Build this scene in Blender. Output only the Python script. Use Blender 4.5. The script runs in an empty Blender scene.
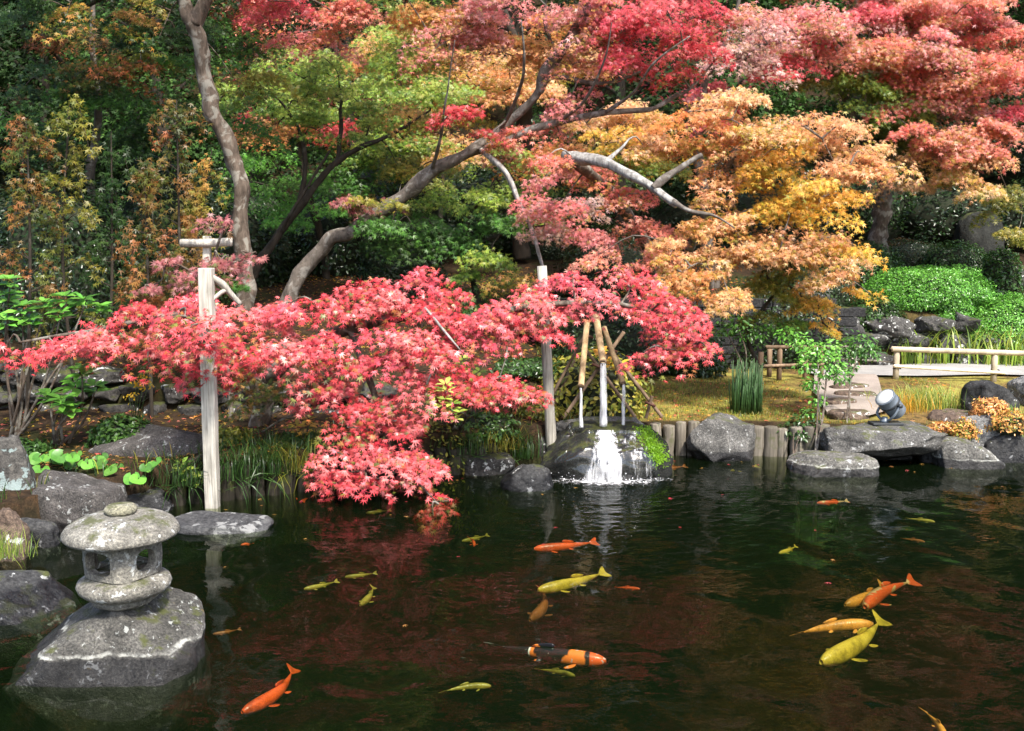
import bpy, bmesh, math, random
import numpy as np
from mathutils import Vector, Matrix, noise

R = math.radians
random.seed(11)
RNG = np.random.default_rng(11)
scene = bpy.context.scene
COL = scene.collection

# ------------------------------------------------------------------ camera, sky, sun, exposure
CAM = Vector((0.0, 0.0, 2.15))
PITCH = R(6.9)
FPX = 995.6
cd = bpy.data.cameras.new('camera')
cam = bpy.data.objects.new('camera', cd)
COL.objects.link(cam)
cam.location = CAM
cam.rotation_euler = (math.pi / 2 - PITCH, 0, 0)
cd.sensor_width = 36.0
cd.lens = 36.0 * FPX / 1024.0
cd.clip_start = 0.05
cd.clip_end = 600
scene.camera = cam

SUN_EL, SUN_AZ = R(53), R(152)      # azimuth clockwise from +Y (the way the camera looks): behind the camera, to the right
world = bpy.data.worlds.new('World')
scene.world = world
world.use_nodes = True
wn = world.node_tree.nodes
wl = world.node_tree.links
sky = wn.new('ShaderNodeTexSky')
sky.sky_type = 'NISHITA'
sky.sun_disc = False
sky.sun_elevation = SUN_EL
sky.sun_rotation = SUN_AZ
sky.air_density = 1.0
sky.dust_density = 2.5
sky.ozone_density = 1.0
bg = wn.get('Background')
bg.inputs[1].default_value = 0.15
wl.new(sky.outputs[0], bg.inputs[0])
sd = bpy.data.lights.new('sun', 'SUN')
sd.energy = 3.4
sd.angle = R(6)
sd.color = (1.0, 0.95, 0.87)
sun = bpy.data.objects.new('sun', sd)
COL.objects.link(sun)
sun_dir = Vector((math.sin(SUN_AZ) * math.cos(SUN_EL), math.cos(SUN_AZ) * math.cos(SUN_EL), math.sin(SUN_EL)))
sun.rotation_euler = sun_dir.to_track_quat('Z', 'Y').to_euler()
sun.location = (6, -10, 15)
vs = scene.view_settings
vs.view_transform = 'Standard'
vs.look = 'None'
vs.exposure = 1.15
vs.gamma = 1
vs.use_curve_mapping = False
scene.cycles.max_bounces = 8
scene.cycles.transparent_max_bounces = 12
scene.cycles.caustics_reflective = False
scene.cycles.caustics_refractive = False

# ------------------------------------------------------------------ helpers: places
CP, SP = math.cos(PITCH), math.sin(PITCH)
def ray(px, py):
    a, b = (px - 512.0) / FPX, (365.5 - py) / FPX
    return Vector((a, CP + b * SP, -SP + b * CP))
def P(px, py, Y):
    d = ray(px, py)
    return CAM + d * (Y / d.y)
def PZ(px, py, z):
    d = ray(px, py)
    return CAM + d * ((z - CAM.z) / d.z)
def pxm(Y):
    return FPX / (Y * 1.0 + 0.1)

# ------------------------------------------------------------------ helpers: objects
def tag(o, label=None, cat=None, group=None, kind=None):
    if label: o['label'] = label
    if cat: o['category'] = cat
    if group: o['group'] = group
    if kind: o['kind'] = kind
    return o
def thing(name, label, cat, loc=(0, 0, 0), group=None):
    o = bpy.data.objects.new(name, None)
    o.empty_display_size = 0.1
    COL.objects.link(o)
    o.location = loc
    return tag(o, label, cat, group)
def link_mesh(name, me, mat, parent=None):
    o = bpy.data.objects.new(name, me)
    COL.objects.link(o)
    for m in (mat if isinstance(mat, (list, tuple)) else [mat]):
        me.materials.append(m)
    if parent is not None:
        o.parent = parent
        o.matrix_parent_inverse = Matrix.Translation(-Vector(parent.location))
    return o

class MB:
    """collects vertices and faces, then links them as one mesh object (world coordinates)"""
    def __init__(self):
        self.v, self.f, self.mi = [], [], []
        self.m = 0
    def add(self, verts, faces):
        k = len(self.v)
        self.v += [tuple(p) for p in verts]
        for f in faces:
            self.f.append(tuple(i + k for i in f))
            self.mi.append(self.m)
    def tube(self, pts, radii, sides=8, cap=True, hollow=False, wob=0.0):
        pts = [Vector(p) for p in pts]
        n = len(pts)
        if not hasattr(radii, '__len__'): radii = [radii] * n
        rings, faces = [], []
        ref = None
        for i, p in enumerate(pts):
            t = (pts[min(i + 1, n - 1)] - pts[max(i - 1, 0)])
            if t.length < 1e-9: t = Vector((0, 0, 1))
            t.normalize()
            if ref is None:
                ref = t.orthogonal().normalized()
            ref = (ref - t * ref.dot(t))
            if ref.length < 1e-6: ref = t.orthogonal()
            ref.normalize()
            b = t.cross(ref)
            for s in range(sides):
                a = 2 * math.pi * s / sides
                r = radii[i]
                if wob: r *= 1 + wob * noise.noise(Vector((math.cos(a) * 1.3 + p.x * 3, math.sin(a) * 1.3 + p.y * 3, p.z * 3 + i * .15)))
                rings.append(p + (ref * math.cos(a) + b * math.sin(a)) * r)
        for i in range(n - 1):
            for s in range(sides):
                s2 = (s + 1) % sides
                faces.append((i * sides + s, i * sides + s2, (i + 1) * sides + s2, (i + 1) * sides + s))
        if cap:
            faces.append(tuple(range(sides - 1, -1, -1)))
            faces.append(tuple((n - 1) * sides + s for s in range(sides)))
        self.add(rings, faces)
    def box(self, c, d, rot=None):
        c = Vector(c)
        vs_ = []
        for sx in (-.5, .5):
            for sy in (-.5, .5):
                for sz in (-.5, .5):
                    p = Vector((sx * d[0], sy * d[1], sz * d[2]))
                    if rot is not None: p = rot @ p
                    vs_.append(c + p)
        self.add(vs_, [(0, 1, 3, 2), (4, 6, 7, 5), (0, 4, 5, 1), (2, 3, 7, 6), (0, 2, 6, 4), (1, 5, 7, 3)])
    def lathe(self, prof, centre=(0, 0, 0), sides=32, rot=None, wob=0, seed=0, sq=None):
        c = Vector(centre)
        vs_, fs = [], []
        n = len(prof)
        for i, (r, z) in enumerate(prof):
            for s in range(sides):
                a = 2 * math.pi * s / sides
                rr = r
                if wob: rr *= 1 + wob * noise.noise(Vector((math.cos(a) * 1.5 + seed, math.sin(a) * 1.5, z * 4)))
                x, y = math.cos(a), math.sin(a)
                if sq:
                    k = (abs(x) ** sq + abs(y) ** sq) ** (-1 / sq)
                    x, y = x * k, y * k
                p = Vector((x * rr, y * rr, z))
                if rot is not None: p = rot @ p
                vs_.append(c + p)
        for i in range(n - 1):
            for s in range(sides):
                s2 = (s + 1) % sides
                fs.append((i * sides + s, i * sides + s2, (i + 1) * sides + s2, (i + 1) * sides + s))
        fs.append(tuple(range(sides - 1, -1, -1)))
        fs.append(tuple((n - 1) * sides + s for s in range(sides)))
        self.add(vs_, fs)
    def mesh(self, name, smooth=True):
        me = bpy.data.meshes.new(name)
        me.from_pydata(self.v, [], self.f)
        me.update()
        if smooth:
            me.polygons.foreach_set('use_smooth', [True] * len(me.polygons))
        return me
    def build(self, name, mat, parent=None, smooth=True):
        me = self.mesh(name, smooth)
        o = link_mesh(name, me, mat, parent)
        if isinstance(mat, (list, tuple)):
            me.polygons.foreach_set('material_index', self.mi)
        return o

def catmull(pts, per=6):
    """smooth path through points; each point is (Vector, radius)"""
    out, rad = [], []
    n = len(pts)
    for i in range(n - 1):
        p0, p1, p2, p3 = pts[max(i - 1, 0)], pts[i], pts[i + 1], pts[min(i + 2, n - 1)]
        for k in range(per):
            t = k / per
            q = 0.5 * ((2 * p1[0]) + (p2[0] - p0[0]) * t + (2 * p0[0] - 5 * p1[0] + 4 * p2[0] - p3[0]) * t * t + (3 * p1[0] - p0[0] - 3 * p2[0] + p3[0]) * t ** 3)
            out.append(q)
            rad.append(p1[1] * (1 - t) + p2[1] * t)
    out.append(pts[-1][0]); rad.append(pts[-1][1])
    return out, rad

# ------------------------------------------------------------------ helpers: leaves
def star(lobes):
    v = [(0, 0, 0)]
    angs = [a for a, _ in lobes]
    notch_r = 0.26
    bound = []
    for i, (a, l) in enumerate(lobes):
        if i == 0:
            an = angs[0] - 22
            bound.append((an, notch_r * .5, 0.0))
        bound.append((a, l, -0.16 * l))
        an = (angs[i] + angs[i + 1]) / 2 if i + 1 < len(lobes) else angs[i] + 22
        bound.append((an, notch_r if i + 1 < len(lobes) else notch_r * .5, 0.04))
    for a, r, z in bound:
        v.append((math.sin(R(a)) * r, math.cos(R(a)) * r, z))
    f = []
    for i in range(len(lobes)):
        f.append((0, 1 + 2 * i, 2 + 2 * i))
        f.append((0, 2 + 2 * i, 3 + 2 * i))
    return np.array(v, float), np.array(f, int)
STAR7 = star([(-125, .5), (-84, .78), (-42, .95), (0, 1.05), (42, .95), (84, .78), (125, .5)])
STAR5 = star([(-105, .65), (-52, .92), (0, 1.05), (52, .92), (105, .65)])
OVAL = (np.array([(0, 0, 0), (-.2, .3, .05), (-.23, .62, .04), (0, 1, -.08), (.23, .62, .04), (.2, .3, .05), (0, .5, -.02)], float),
        np.array([(0, 6, 1), (1, 6, 2), (2, 6, 3), (3, 6, 4), (4, 6, 5), (5, 6, 0)], int))
def _round():
    v = [(0, 0.1, -.06)]
    for k in range(13):
        a = R(-162 + 27 * k)
        v.append((math.sin(a) * .55, .1 + math.cos(a) * .5, .05 * math.cos(3 * a)))
    return np.array(v, float), np.array([(0, k + 2, k + 1) for k in range(12)], int)
KIDNEY = _round()
BLADE = (np.array([(-.02, 0, 0), (.02, 0, 0), (-.022, .4, .05), (.022, .4, .05), (-.015, .75, -.02), (.015, .75, -.02), (0, 1, -.16)], float),
         np.array([(0, 1, 3), (0, 3, 2), (2, 3, 5), (2, 5, 4), (4, 5, 6)], int))
CLUMP = (np.array([(0, 0, 0), (-.45, .35, .1), (-.15, .5, 0), (-.1, 1, -.1), (.1, .55, 0), (.5, .6, -.1), (.25, .2, .08), (-.5, -.25, -.1), (.3, -.4, -.05)], float),
         np.array([(0, 1, 2), (0, 2, 3), (0, 3, 4), (0, 4, 5), (0, 5, 6), (0, 7, 1), (0, 6, 8)], int))

def unit(a):
    return a / np.maximum(np.linalg.norm(a, axis=1, keepdims=True), 1e-9)
def leaf_mesh(name, pos, nrm, tip, size, col, shape):
    """one mesh of many leaves; pos, nrm, tip (n,3), size (n,), col (n,3)"""
    V, F = shape
    n, nv = len(pos), len(V)
    nrm = unit(nrm)
    t = unit(tip - nrm * np.sum(tip * nrm, axis=1, keepdims=True))
    s = np.cross(t, nrm)
    sz = size[:, None, None]
    W = pos[:, None, :] + sz * (V[None, :, 0:1] * s[:, None, :] + V[None, :, 1:2] * t[:, None, :] + V[None, :, 2:3] * nrm[:, None, :])
    verts = W.reshape(-1, 3).astype(np.float32)
    faces = (F[None] + (np.arange(n) * nv)[:, None, None]).reshape(-1, 3).astype(np.int32)
    me = bpy.data.meshes.new(name)
    me.vertices.add(len(verts)); me.loops.add(faces.size); me.polygons.add(len(faces))
    me.vertices.foreach_set('co', verts.ravel())
    me.loops.foreach_set('vertex_index', faces.ravel())
    me.polygons.foreach_set('loop_start', np.arange(0, faces.size, 3, dtype=np.int32))
    me.update(calc_edges=True)
    ca = me.color_attributes.new('Col', 'FLOAT_COLOR', 'POINT')
    cc = np.ones((n, nv, 4), np.float32)
    cc[:, :, :3] = np.clip(col, 0, 1)[:, None, :]
    ca.data.foreach_set('color', cc.ravel())
    return me

# ------------------------------------------------------------------ helpers: materials
def new_mat(name):
    m = bpy.data.materials.new(name)
    m.use_nodes = True
    nt = m.node_tree
    for n in list(nt.nodes): nt.nodes.remove(n)
    return m, nt, nt.nodes.new('ShaderNodeOutputMaterial')
def nd(nt, t, **kw):
    n = nt.nodes.new(t)
    for k, v in kw.items():
        if k in n.inputs: n.inputs[k].default_value = v
        else: setattr(n, k, v)
    return n
def ramp(nt, fac, stops):
    r = nt.nodes.new('ShaderNodeValToRGB')
    e = r.color_ramp.elements
    while len(e) > 1: e.remove(e[-1])
    for i, (p, c) in enumerate(stops):
        q = e[0] if i == 0 else e.new(p)
        q.position = p
        q.color = tuple(c) + (1,) if len(c) == 3 else c
    nt.links.new(fac, r.inputs[0])
    return r.outputs[0]
def mix(nt, fac, a, b, mode='MIX'):
    m = nt.nodes.new('ShaderNodeMix')
    m.data_type = 'RGBA'; m.blend_type = mode
    for sock, val in ((m.inputs[0], fac), (m.inputs[6], a), (m.inputs[7], b)):
        if hasattr(val, 'links'): nt.links.new(val, sock)
        elif isinstance(val, (int, float)): sock.default_value = val
        else: sock.default_value = tuple(val) + (1,)
    return m.outputs[2]
def math_(nt, op, a, b=0.0, clamp=False):
    m = nt.nodes.new('ShaderNodeMath'); m.operation = op; m.use_clamp = clamp
    for sock, val in ((m.inputs[0], a), (m.inputs[1], b)):
        if hasattr(val, 'links'): nt.links.new(val, sock)
        else: sock.default_value = val
    return m.outputs[0]
def tex_noise(nt, vec, scale, detail=4, rough=.55, dist=0):
    n = nd(nt, 'ShaderNodeTexNoise', Scale=scale, Detail=detail, Roughness=rough, Distortion=dist)
    if vec is not None: nt.links.new(vec, n.inputs['Vector'])
    return n.outputs[0]
def coords(nt, scale=(1, 1, 1), src='Object'):
    tc = nt.nodes.new('ShaderNodeTexCoord')
    mp = nt.nodes.new('ShaderNodeMapping')
    mp.inputs['Scale'].default_value = scale
    nt.links.new(tc.outputs[src], mp.inputs[0])
    return mp.outputs[0]
def principled(nt, out, col, rough=.7, bump=None, bstr=.4, bdist=.02, spec=.4):
    b = nt.nodes.new('ShaderNodeBsdfPrincipled')
    if hasattr(col, 'links'): nt.links.new(col, b.inputs['Base Color'])
    else: b.inputs['Base Color'].default_value = tuple(col) + (1,)
    if hasattr(rough, 'links'): nt.links.new(rough, b.inputs['Roughness'])
    else: b.inputs['Roughness'].default_value = rough
    b.inputs['Specular IOR Level'].default_value = spec
    if bump is not None:
        bp = nd(nt, 'ShaderNodeBump', Strength=bstr, Distance=bdist)
        nt.links.new(bump, bp.inputs['Height'])
        nt.links.new(bp.outputs[0], b.inputs['Normal'])
    nt.links.new(b.outputs[0], out.inputs[0])
    return b

def mat_leaf(name, trans=.4, rough=.45, spec=.35, vary=.25):
    m, nt, out = new_mat(name)
    at = nd(nt, 'ShaderNodeAttribute', attribute_name='Col')
    nz = tex_noise(nt, coords(nt, (1, 1, 1)), 60, 2)
    c = mix(nt, vary, at.outputs[0], mix(nt, 1.0, at.outputs[0], ramp(nt, nz, [(.3, (.35, .35, .35)), (.7, (1.5, 1.5, 1.5))]), 'MULTIPLY'))
    b = nt.nodes.new('ShaderNodeBsdfPrincipled')
    nt.links.new(c, b.inputs['Base Color'])
    b.inputs['Roughness'].default_value = rough
    b.inputs['Specular IOR Level'].default_value = spec
    t = nt.nodes.new('ShaderNodeBsdfTranslucent')
    nt.links.new(c, t.inputs[0])
    mx = nt.nodes.new('ShaderNodeMixShader')
    mx.inputs[0].default_value = trans
    nt.links.new(b.outputs[0], mx.inputs[1]); nt.links.new(t.outputs[0], mx.inputs[2])
    nt.links.new(mx.outputs[0], out.inputs[0])
    return m
LEAF = mat_leaf('maple_leaf', .5, .38, .45)
LEAF_RED = mat_leaf('red_maple_leaf', .09, .38, .5)
LEAF_GLOSSY = mat_leaf('broad_leaf', .25, .3, .5)
LEAF_MATTE = mat_leaf('far_leaf', .3, .6, .2)

def mat_stone(name, dark, light, lichen=.0, moss=.0, wet=False, lcol=(.62, .63, .6), scale=1.0, ochre=0.0, line=False, wetz=.1, grain=1.0):
    m, nt, out = new_mat(name)
    v = coords(nt)
    big = tex_noise(nt, v, 3.2 * scale, 6, .6, .3)
    fine = tex_noise(nt, v, 34 * scale, 5, .65)
    grit = tex_noise(nt, v, 140 * scale, 3, .6)
    c = ramp(nt, big, [(.3, dark), (.52, tuple((a + b) / 2 for a, b in zip(dark, light))), (.72, light)])
    c = mix(nt, .8 * grain, c, mix(nt, 1, c, ramp(nt, fine, [(.34, (.3, .29, .28)), (.5, (1, 1, 1)), (.66, (1.9, 1.88, 1.8))]), 'MULTIPLY'))
    c = mix(nt, .45 * grain, c, mix(nt, 1, c, ramp(nt, grit, [(.35, (.5, .5, .5)), (.65, (1.5, 1.5, 1.5))]), 'MULTIPLY'))
    g = nt.nodes.new('ShaderNodeNewGeometry')
    sep = nt.nodes.new('ShaderNodeSeparateXYZ'); nt.links.new(g.outputs['Normal'], sep.inputs[0])
    sp = nt.nodes.new('ShaderNodeSeparateXYZ'); nt.links.new(g.outputs['Position'], sp.inputs[0])
    if lichen:
        l1 = tex_noise(nt, v, 15 * scale, 5, .62, .4)
        l0 = tex_noise(nt, v, 4.1 * scale, 2)
        lm = math_(nt, 'ADD', l1, math_(nt, 'MULTIPLY', math_(nt, 'SUBTRACT', l0, .5), .55))
        fac = ramp(nt, lm, [(.66 - .12 * lichen, (0, 0, 0)), (.70 - .12 * lichen, (1, 1, 1))])
        c = mix(nt, math_(nt, 'MULTIPLY', fac, .85), c, lcol)
    if ochre:
        o1 = tex_noise(nt, v, 5.5 * scale, 4, .6, .5)
        c = mix(nt, ramp(nt, o1, [(.72 - .1 * ochre, (0, 0, 0)), (.78 - .1 * ochre, (.85, .85, .85))]), c, (.30, .20, .05))
    if moss:
        m1 = tex_noise(nt, v, 6 * scale, 5, .6)
        up = math_(nt, 'MULTIPLY', sep.outputs[2], .35)
        fac = ramp(nt, math_(nt, 'ADD', m1, up), [(.85 - .25 * moss, (0, 0, 0)), (.98 - .25 * moss, (1, 1, 1))])
        c = mix(nt, math_(nt, 'MULTIPLY', fac, .8), c, (.075, .085, .018))
    rough = .82
    if wet:
        wz = math_(nt, 'ADD', sp.outputs[2], math_(nt, 'MULTIPLY', math_(nt, 'SUBTRACT', tex_noise(nt, v, 9, 3), .5), .05))
        wf = ramp(nt, math_(nt, 'DIVIDE', wz, wetz * 2, True), [(.42, (1, 1, 1)), (.5, (0, 0, 0))])
        c = mix(nt, wf, c, mix(nt, 1, c, (.28, .28, .30), 'MULTIPLY'))
        if line:
            lf = ramp(nt, math_(nt, 'DIVIDE', wz, wetz * 2, True), [(.47, (0, 0, 0)), (.49, (1, 1, 1)), (.52, (1, 1, 1)), (.56, (0, 0, 0))])
            lf = math_(nt, 'MULTIPLY', lf, ramp(nt, tex_noise(nt, v, 11, 4, .7), [(.42, (.08, .08, .08)), (.6, (.75, .75, .75))]))
            c = mix(nt, lf, c, (.6, .6, .54))
        rough = ramp(nt, wf, [(0, (.85, .85, .85)), (1, (.3, .3, .3))])
    h = math_(nt, 'ADD', math_(nt, 'MULTIPLY', fine, .6), math_(nt, 'MULTIPLY', grit, .25))
    principled(nt, out, c, rough, h, .8, .03, .3)
    return m
def mat_bark(name, dark, light, scale=1.0, patch=(.45, .45, .42), amount=.4, zs=.35):
    m, nt, out = new_mat(name)
    v = coords(nt, (1, 1, zs))
    n1 = tex_noise(nt, v, 14 * scale, 6, .65, .4)
    n2 = tex_noise(nt, coords(nt), 5 * scale, 5, .6, .6)
    c = ramp(nt, n1, [(.3, dark), (.7, light)])
    c = mix(nt, ramp(nt, n2, [(.62 - .2 * amount, (0, 0, 0)), (.7 - .2 * amount, (.9, .9, .9))]), c, mix(nt, .5, c, patch))
    principled(nt, out, c, .85, n1, .6, .02, .2)
    return m
def mat_wood(name, dark, light, scale=1.0, zs=.06, moss=0):
    m, nt, out = new_mat(name)
    v = coords(nt, (1, 1, zs))
    n1 = tex_noise(nt, v, 60 * scale, 5, .6, .2)
    n2 = tex_noise(nt, coords(nt), 4, 4)
    inf = nt.nodes.new('ShaderNodeObjectInfo')
    c = ramp(nt, n1, [(.3, dark), (.65, light)])
    c = mix(nt, .5, c, mix(nt, 1, c, ramp(nt, n2, [(.3, (.5, .5, .5)), (.7, (1.3, 1.3, 1.3))]), 'MULTIPLY'))
    c = mix(nt, 1, c, ramp(nt, inf.outputs['Random'], [(0, (.62, .6, .56)), (1, (1.25, 1.22, 1.15))]), 'MULTIPLY')
    if moss:
        c = mix(nt, ramp(nt, tex_noise(nt, coords(nt), 12, 4), [(.55, (0, 0, 0)), (.68, (moss, moss, moss))]), c, (.07, .085, .02))
    principled(nt, out, c, .85, n1, .5, .01, .2)
    return m
def mat_plain(name, col, rough=.6, metal=0, var=.2, scale=20):
    m, nt, out = new_mat(name)
    n1 = tex_noise(nt, coords(nt), scale, 4)
    c = mix(nt, 1, col, ramp(nt, n1, [(.3, (1 - var,) * 3), (.7, (1 + var,) * 3)]), 'MULTIPLY')
    b = principled(nt, out, c, rough, n1, .08, .005)
    b.inputs['Metallic'].default_value = metal
    return m

STONE_LANTERN = mat_stone('lantern_granite', (0.114, 0.107, 0.092), (0.326, 0.308, 0.264), .35, .15, grain=.9, scale=2.0)
STONE_LICHEN = mat_stone('lichen_boulder', (0.036, 0.035, 0.031), (0.151, 0.144, 0.130), .25, .1, True, lcol=(.42, .43, .4), ochre=.25, line=True, wetz=.12, scale=2.2)
STONE_SPOT = mat_stone('spotted_boulder', (0.038, 0.035, 0.032), (0.128, 0.116, 0.109), .3, .0, True, lcol=(.40, .41, .39), wetz=.1, scale=2.0)
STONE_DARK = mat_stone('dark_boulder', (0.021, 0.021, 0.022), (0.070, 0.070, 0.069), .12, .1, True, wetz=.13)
STONE_GREY = mat_stone('grey_boulder', (0.041, 0.040, 0.038), (0.180, 0.173, 0.161), .16, .15, True, lcol=(.45, .45, .43), wetz=.1, ochre=.2, scale=2.0)
STONE_STEP = mat_stone('stepping_boulder', (0.075, 0.071, 0.064), (0.203, 0.195, 0.176), .2, .15, True, line=True, wetz=.085, scale=1.4)
STONE_BROWN = mat_stone('brown_boulder', (0.072, 0.048, 0.036), (0.176, 0.128, 0.096), .15, .1)
STONE_WALL = mat_stone('wall_stone', (0.028, 0.026, 0.025), (0.094, 0.091, 0.085), .3, .05)
STONE_BLACK = mat_stone('black_boulder', (.012, .012, .013), (.05, .05, .05), .05, .0)
STONE_PALE = mat_stone('pale_boulder', (0.091, 0.091, 0.091), (0.280, 0.280, 0.273), .2, .0, scale=1.6)
STONE_WET = mat_stone('wet_fountain_rock', (.005, .006, .005), (.028, .028, .024), 0, .3, grain=1, scale=1.6)
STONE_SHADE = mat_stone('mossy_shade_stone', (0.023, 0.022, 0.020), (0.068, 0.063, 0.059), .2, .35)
BARK_GREY = mat_bark('grey_bark', (.06, .05, .04), (.19, .16, .135), 1.4, (.42, .4, .36), .45)
BARK_BROWN = mat_bark('brown_bark', (.035, .027, .02), (.17, .13, .10), 1.5, (.36, .35, .30), .55)
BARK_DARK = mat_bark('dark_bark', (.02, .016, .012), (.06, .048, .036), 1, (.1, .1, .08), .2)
BARK_WHITE = mat_bark('bleached_bark', (.10, .09, .08), (.42, .40, .37), 1.6, (.6, .6, .56), .35)
WOOD_WHITE = mat_wood('weathered_white_wood', (.27, .255, .23), (.62, .60, .55), moss=.15)
WOOD_LOG = mat_wood('weathered_log', (.09, .08, .065), (.25, .225, .19), .6, moss=.5)
WOOD_LOG_DARK = mat_wood('mossy_damp_shaded_log', (.014, .013, .010), (.055, .048, .038), .6, moss=.7)  # darker log wood: bank shade put into the colour, besides moss and damp
BAMBOO_PALE = mat_wood('pale_bamboo', (.55, .47, .34), (.78, .70, .55), .3)
BAMBOO_TAN = mat_wood('tan_bamboo', (.33, .22, .11), (.56, .42, .25), .3)
BAMBOO_OLD = mat_wood('old_bamboo', (.12, .08, .05), (.28, .2, .14), .3)
POST_GREY = mat_wood('grey_post', (.20, .18, .15), (.42, .39, .34), .5)
TWINE = mat_plain('black_twine', (.012, .011, .01), .8)
BORE_SHADE = mat_plain('bamboo_bore_shade', (.02, .014, .01), .9)

# ------------------------------------------------------------------ ground, pond bed, water
BANK = [(-60, -2), (-20, 1.5), (-12, 3.0), (-6, 4.7), (-4.3, 5.8), (-3.75, 6.7), (-3.35, 7.6), (-2.9, 8.1), (-2.5, 8.3), (-1.84, 8.62), (-.76, 9.17), (.27, 9.6),
        (1.3, 10.1), (2.43, 10.15), (3.4, 9.98), (4.0, 9.95), (4.6, 9.9), (5.2, 9.95), (6.5, 9.95), (9, 9.4), (14, 8), (30, 3), (60, -2)]
BX = np.array([b[0] for b in BANK]); BY = np.array([b[1] for b in BANK])
def sstep(a, b, x):
    t = np.clip((x - a) / (b - a), 0, 1)
    return t * t * (3 - 2 * t)
ZL = ([-5, 8, 10.2, 10.5, 14, 18, 22, 30, 45, 90], [.3, .3, .45, .85, 1.35, 2.05, 3.2, 8, 17, 28])
ZM = ([-5, 10, 12.6, 13.75, 13.95, 15.5, 18, 22, 30, 45, 90], [.3, .32, .42, .42, 1.2, 1.5, 2.05, 3.4, 8, 17, 28])
ZR = ([-5, 9.4, 12.4, 14.5, 14.9, 16, 18, 22, 30, 45, 90], [.26, .26, .42, .42, 1.1, 1.4, 1.95, 3.4, 8, 17, 28])
def ground_h(x, y):
    x = np.asarray(x, float); y = np.asarray(y, float)
    yb = np.interp(x, BX, BY)
    zl, zm, zr = np.interp(y, *ZL), np.interp(y, *ZM), np.interp(y, *ZR)
    a, b = sstep(-.3, 1.2, x), sstep(4.3, 4.7, x)
    z = zl * (1 - a) + (zm * (1 - b) + zr * b) * a
    t = y - yb
    side = sstep(-.03, .05, t)
    z = -0.62 * (1 - side) + z * side
    z += .035 * np.sin(x * 2.1 + 1.3 * np.sin(y * 1.1)) * np.sin(y * 1.7 + x * .6) * sstep(0.1, .8, t) * (1 - sstep(12.0, 12.6, y) * sstep(14.6, 14.2, y) * 0)
    return z
def gz(x, y):
    return float(ground_h(x, y))
gx = np.concatenate([np.linspace(-90, -7, 30, endpoint=False), np.linspace(-7, 8, 260, endpoint=False), np.linspace(8, 90, 30)])
gy = np.concatenate([np.linspace(-60, 2, 24, endpoint=False), np.linspace(2, 16, 300, endpoint=False), np.linspace(16, 100, 60)])
GX, GY = np.meshgrid(gx, gy)
GZ = ground_h(GX, GY)
nx, ny = len(gx), len(gy)
gv = np.stack([GX, GY, GZ], -1).reshape(-1, 3)
idx = np.arange(nx * ny).reshape(ny, nx)
gf = np.stack([idx[:-1, :-1], idx[:-1, 1:], idx[1:, 1:], idx[1:, :-1]], -1).reshape(-1, 4)
gme = bpy.data.meshes.new('ground')
gme.from_pydata(gv.tolist(), [], gf.tolist())
gme.polygons.foreach_set('use_smooth', [True] * len(gf))
# where the open mossy lawn is, as against the forest floor and the pond bed
tb = gv[:, 1] - np.interp(gv[:, 0], BX, BY)
lawn = sstep(.06, .25, tb) * sstep(.3, 1.6, gv[:, 0]) * sstep(9.3, 9.8, gv[:, 1]) * (1 - sstep(14.2, 15.2, gv[:, 1]))
bed = 1 - sstep(-.25, 0.0, gv[:, 2])
za = gme.color_attributes.new('zone', 'FLOAT_COLOR', 'POINT')
zz = np.zeros((len(gv), 4), np.float32); zz[:, 0] = lawn; zz[:, 1] = bed; zz[:, 3] = 1
za.data.foreach_set('color', zz.ravel())
m, nt, out = new_mat('earth')
v = coords(nt)
at = nd(nt, 'ShaderNodeAttribute', attribute_name='zone')
sepc = nt.nodes.new('ShaderNodeSeparateColor'); nt.links.new(at.outputs[0], sepc.inputs[0])
n1 = tex_noise(nt, v, 1.6, 5, .6, .3); n2 = tex_noise(nt, v, 14, 5, .65); n3 = tex_noise(nt, v, 70, 4, .6)
soil = ramp(nt, n2, [(.3, (.016, .011, .007)), (.5, (.034, .022, .013)), (.7, (.07, .04, .02))])
soil = mix(nt, ramp(nt, n1, [(.5, (0, 0, 0)), (.62, (.6, .6, .6))]), soil, (.035, .042, .012))
mossc = ramp(nt, n2, [(.28, (.10, .075, .025)), (.45, (.24, .2, .05)), (.6, (.30, .27, .06)), (.75, (.2, .22, .045))])
mossc = mix(nt, ramp(nt, n1, [(.42, (0, 0, 0)), (.58, (.85, .85, .85))]), mossc, ramp(nt, n2, [(.4, (.05, .032, .018)), (.6, (.17, .09, .04))]))
c = mix(nt, sepc.outputs[0], soil, mossc)
c = mix(nt, sepc.outputs[1], c, ramp(nt, n1, [(.3, (.006, .014, .005)), (.7, (.014, .026, .009))]))
c = mix(nt, .5, c, mix(nt, 1, c, ramp(nt, n3, [(.3, (.4, .4, .4)), (.7, (1.6, 1.6, 1.6))]), 'MULTIPLY'))
principled(nt, out, c, .95, n3, .6, .02, .1)
tag(link_mesh('ground', gme, m), kind='structure')

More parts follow.
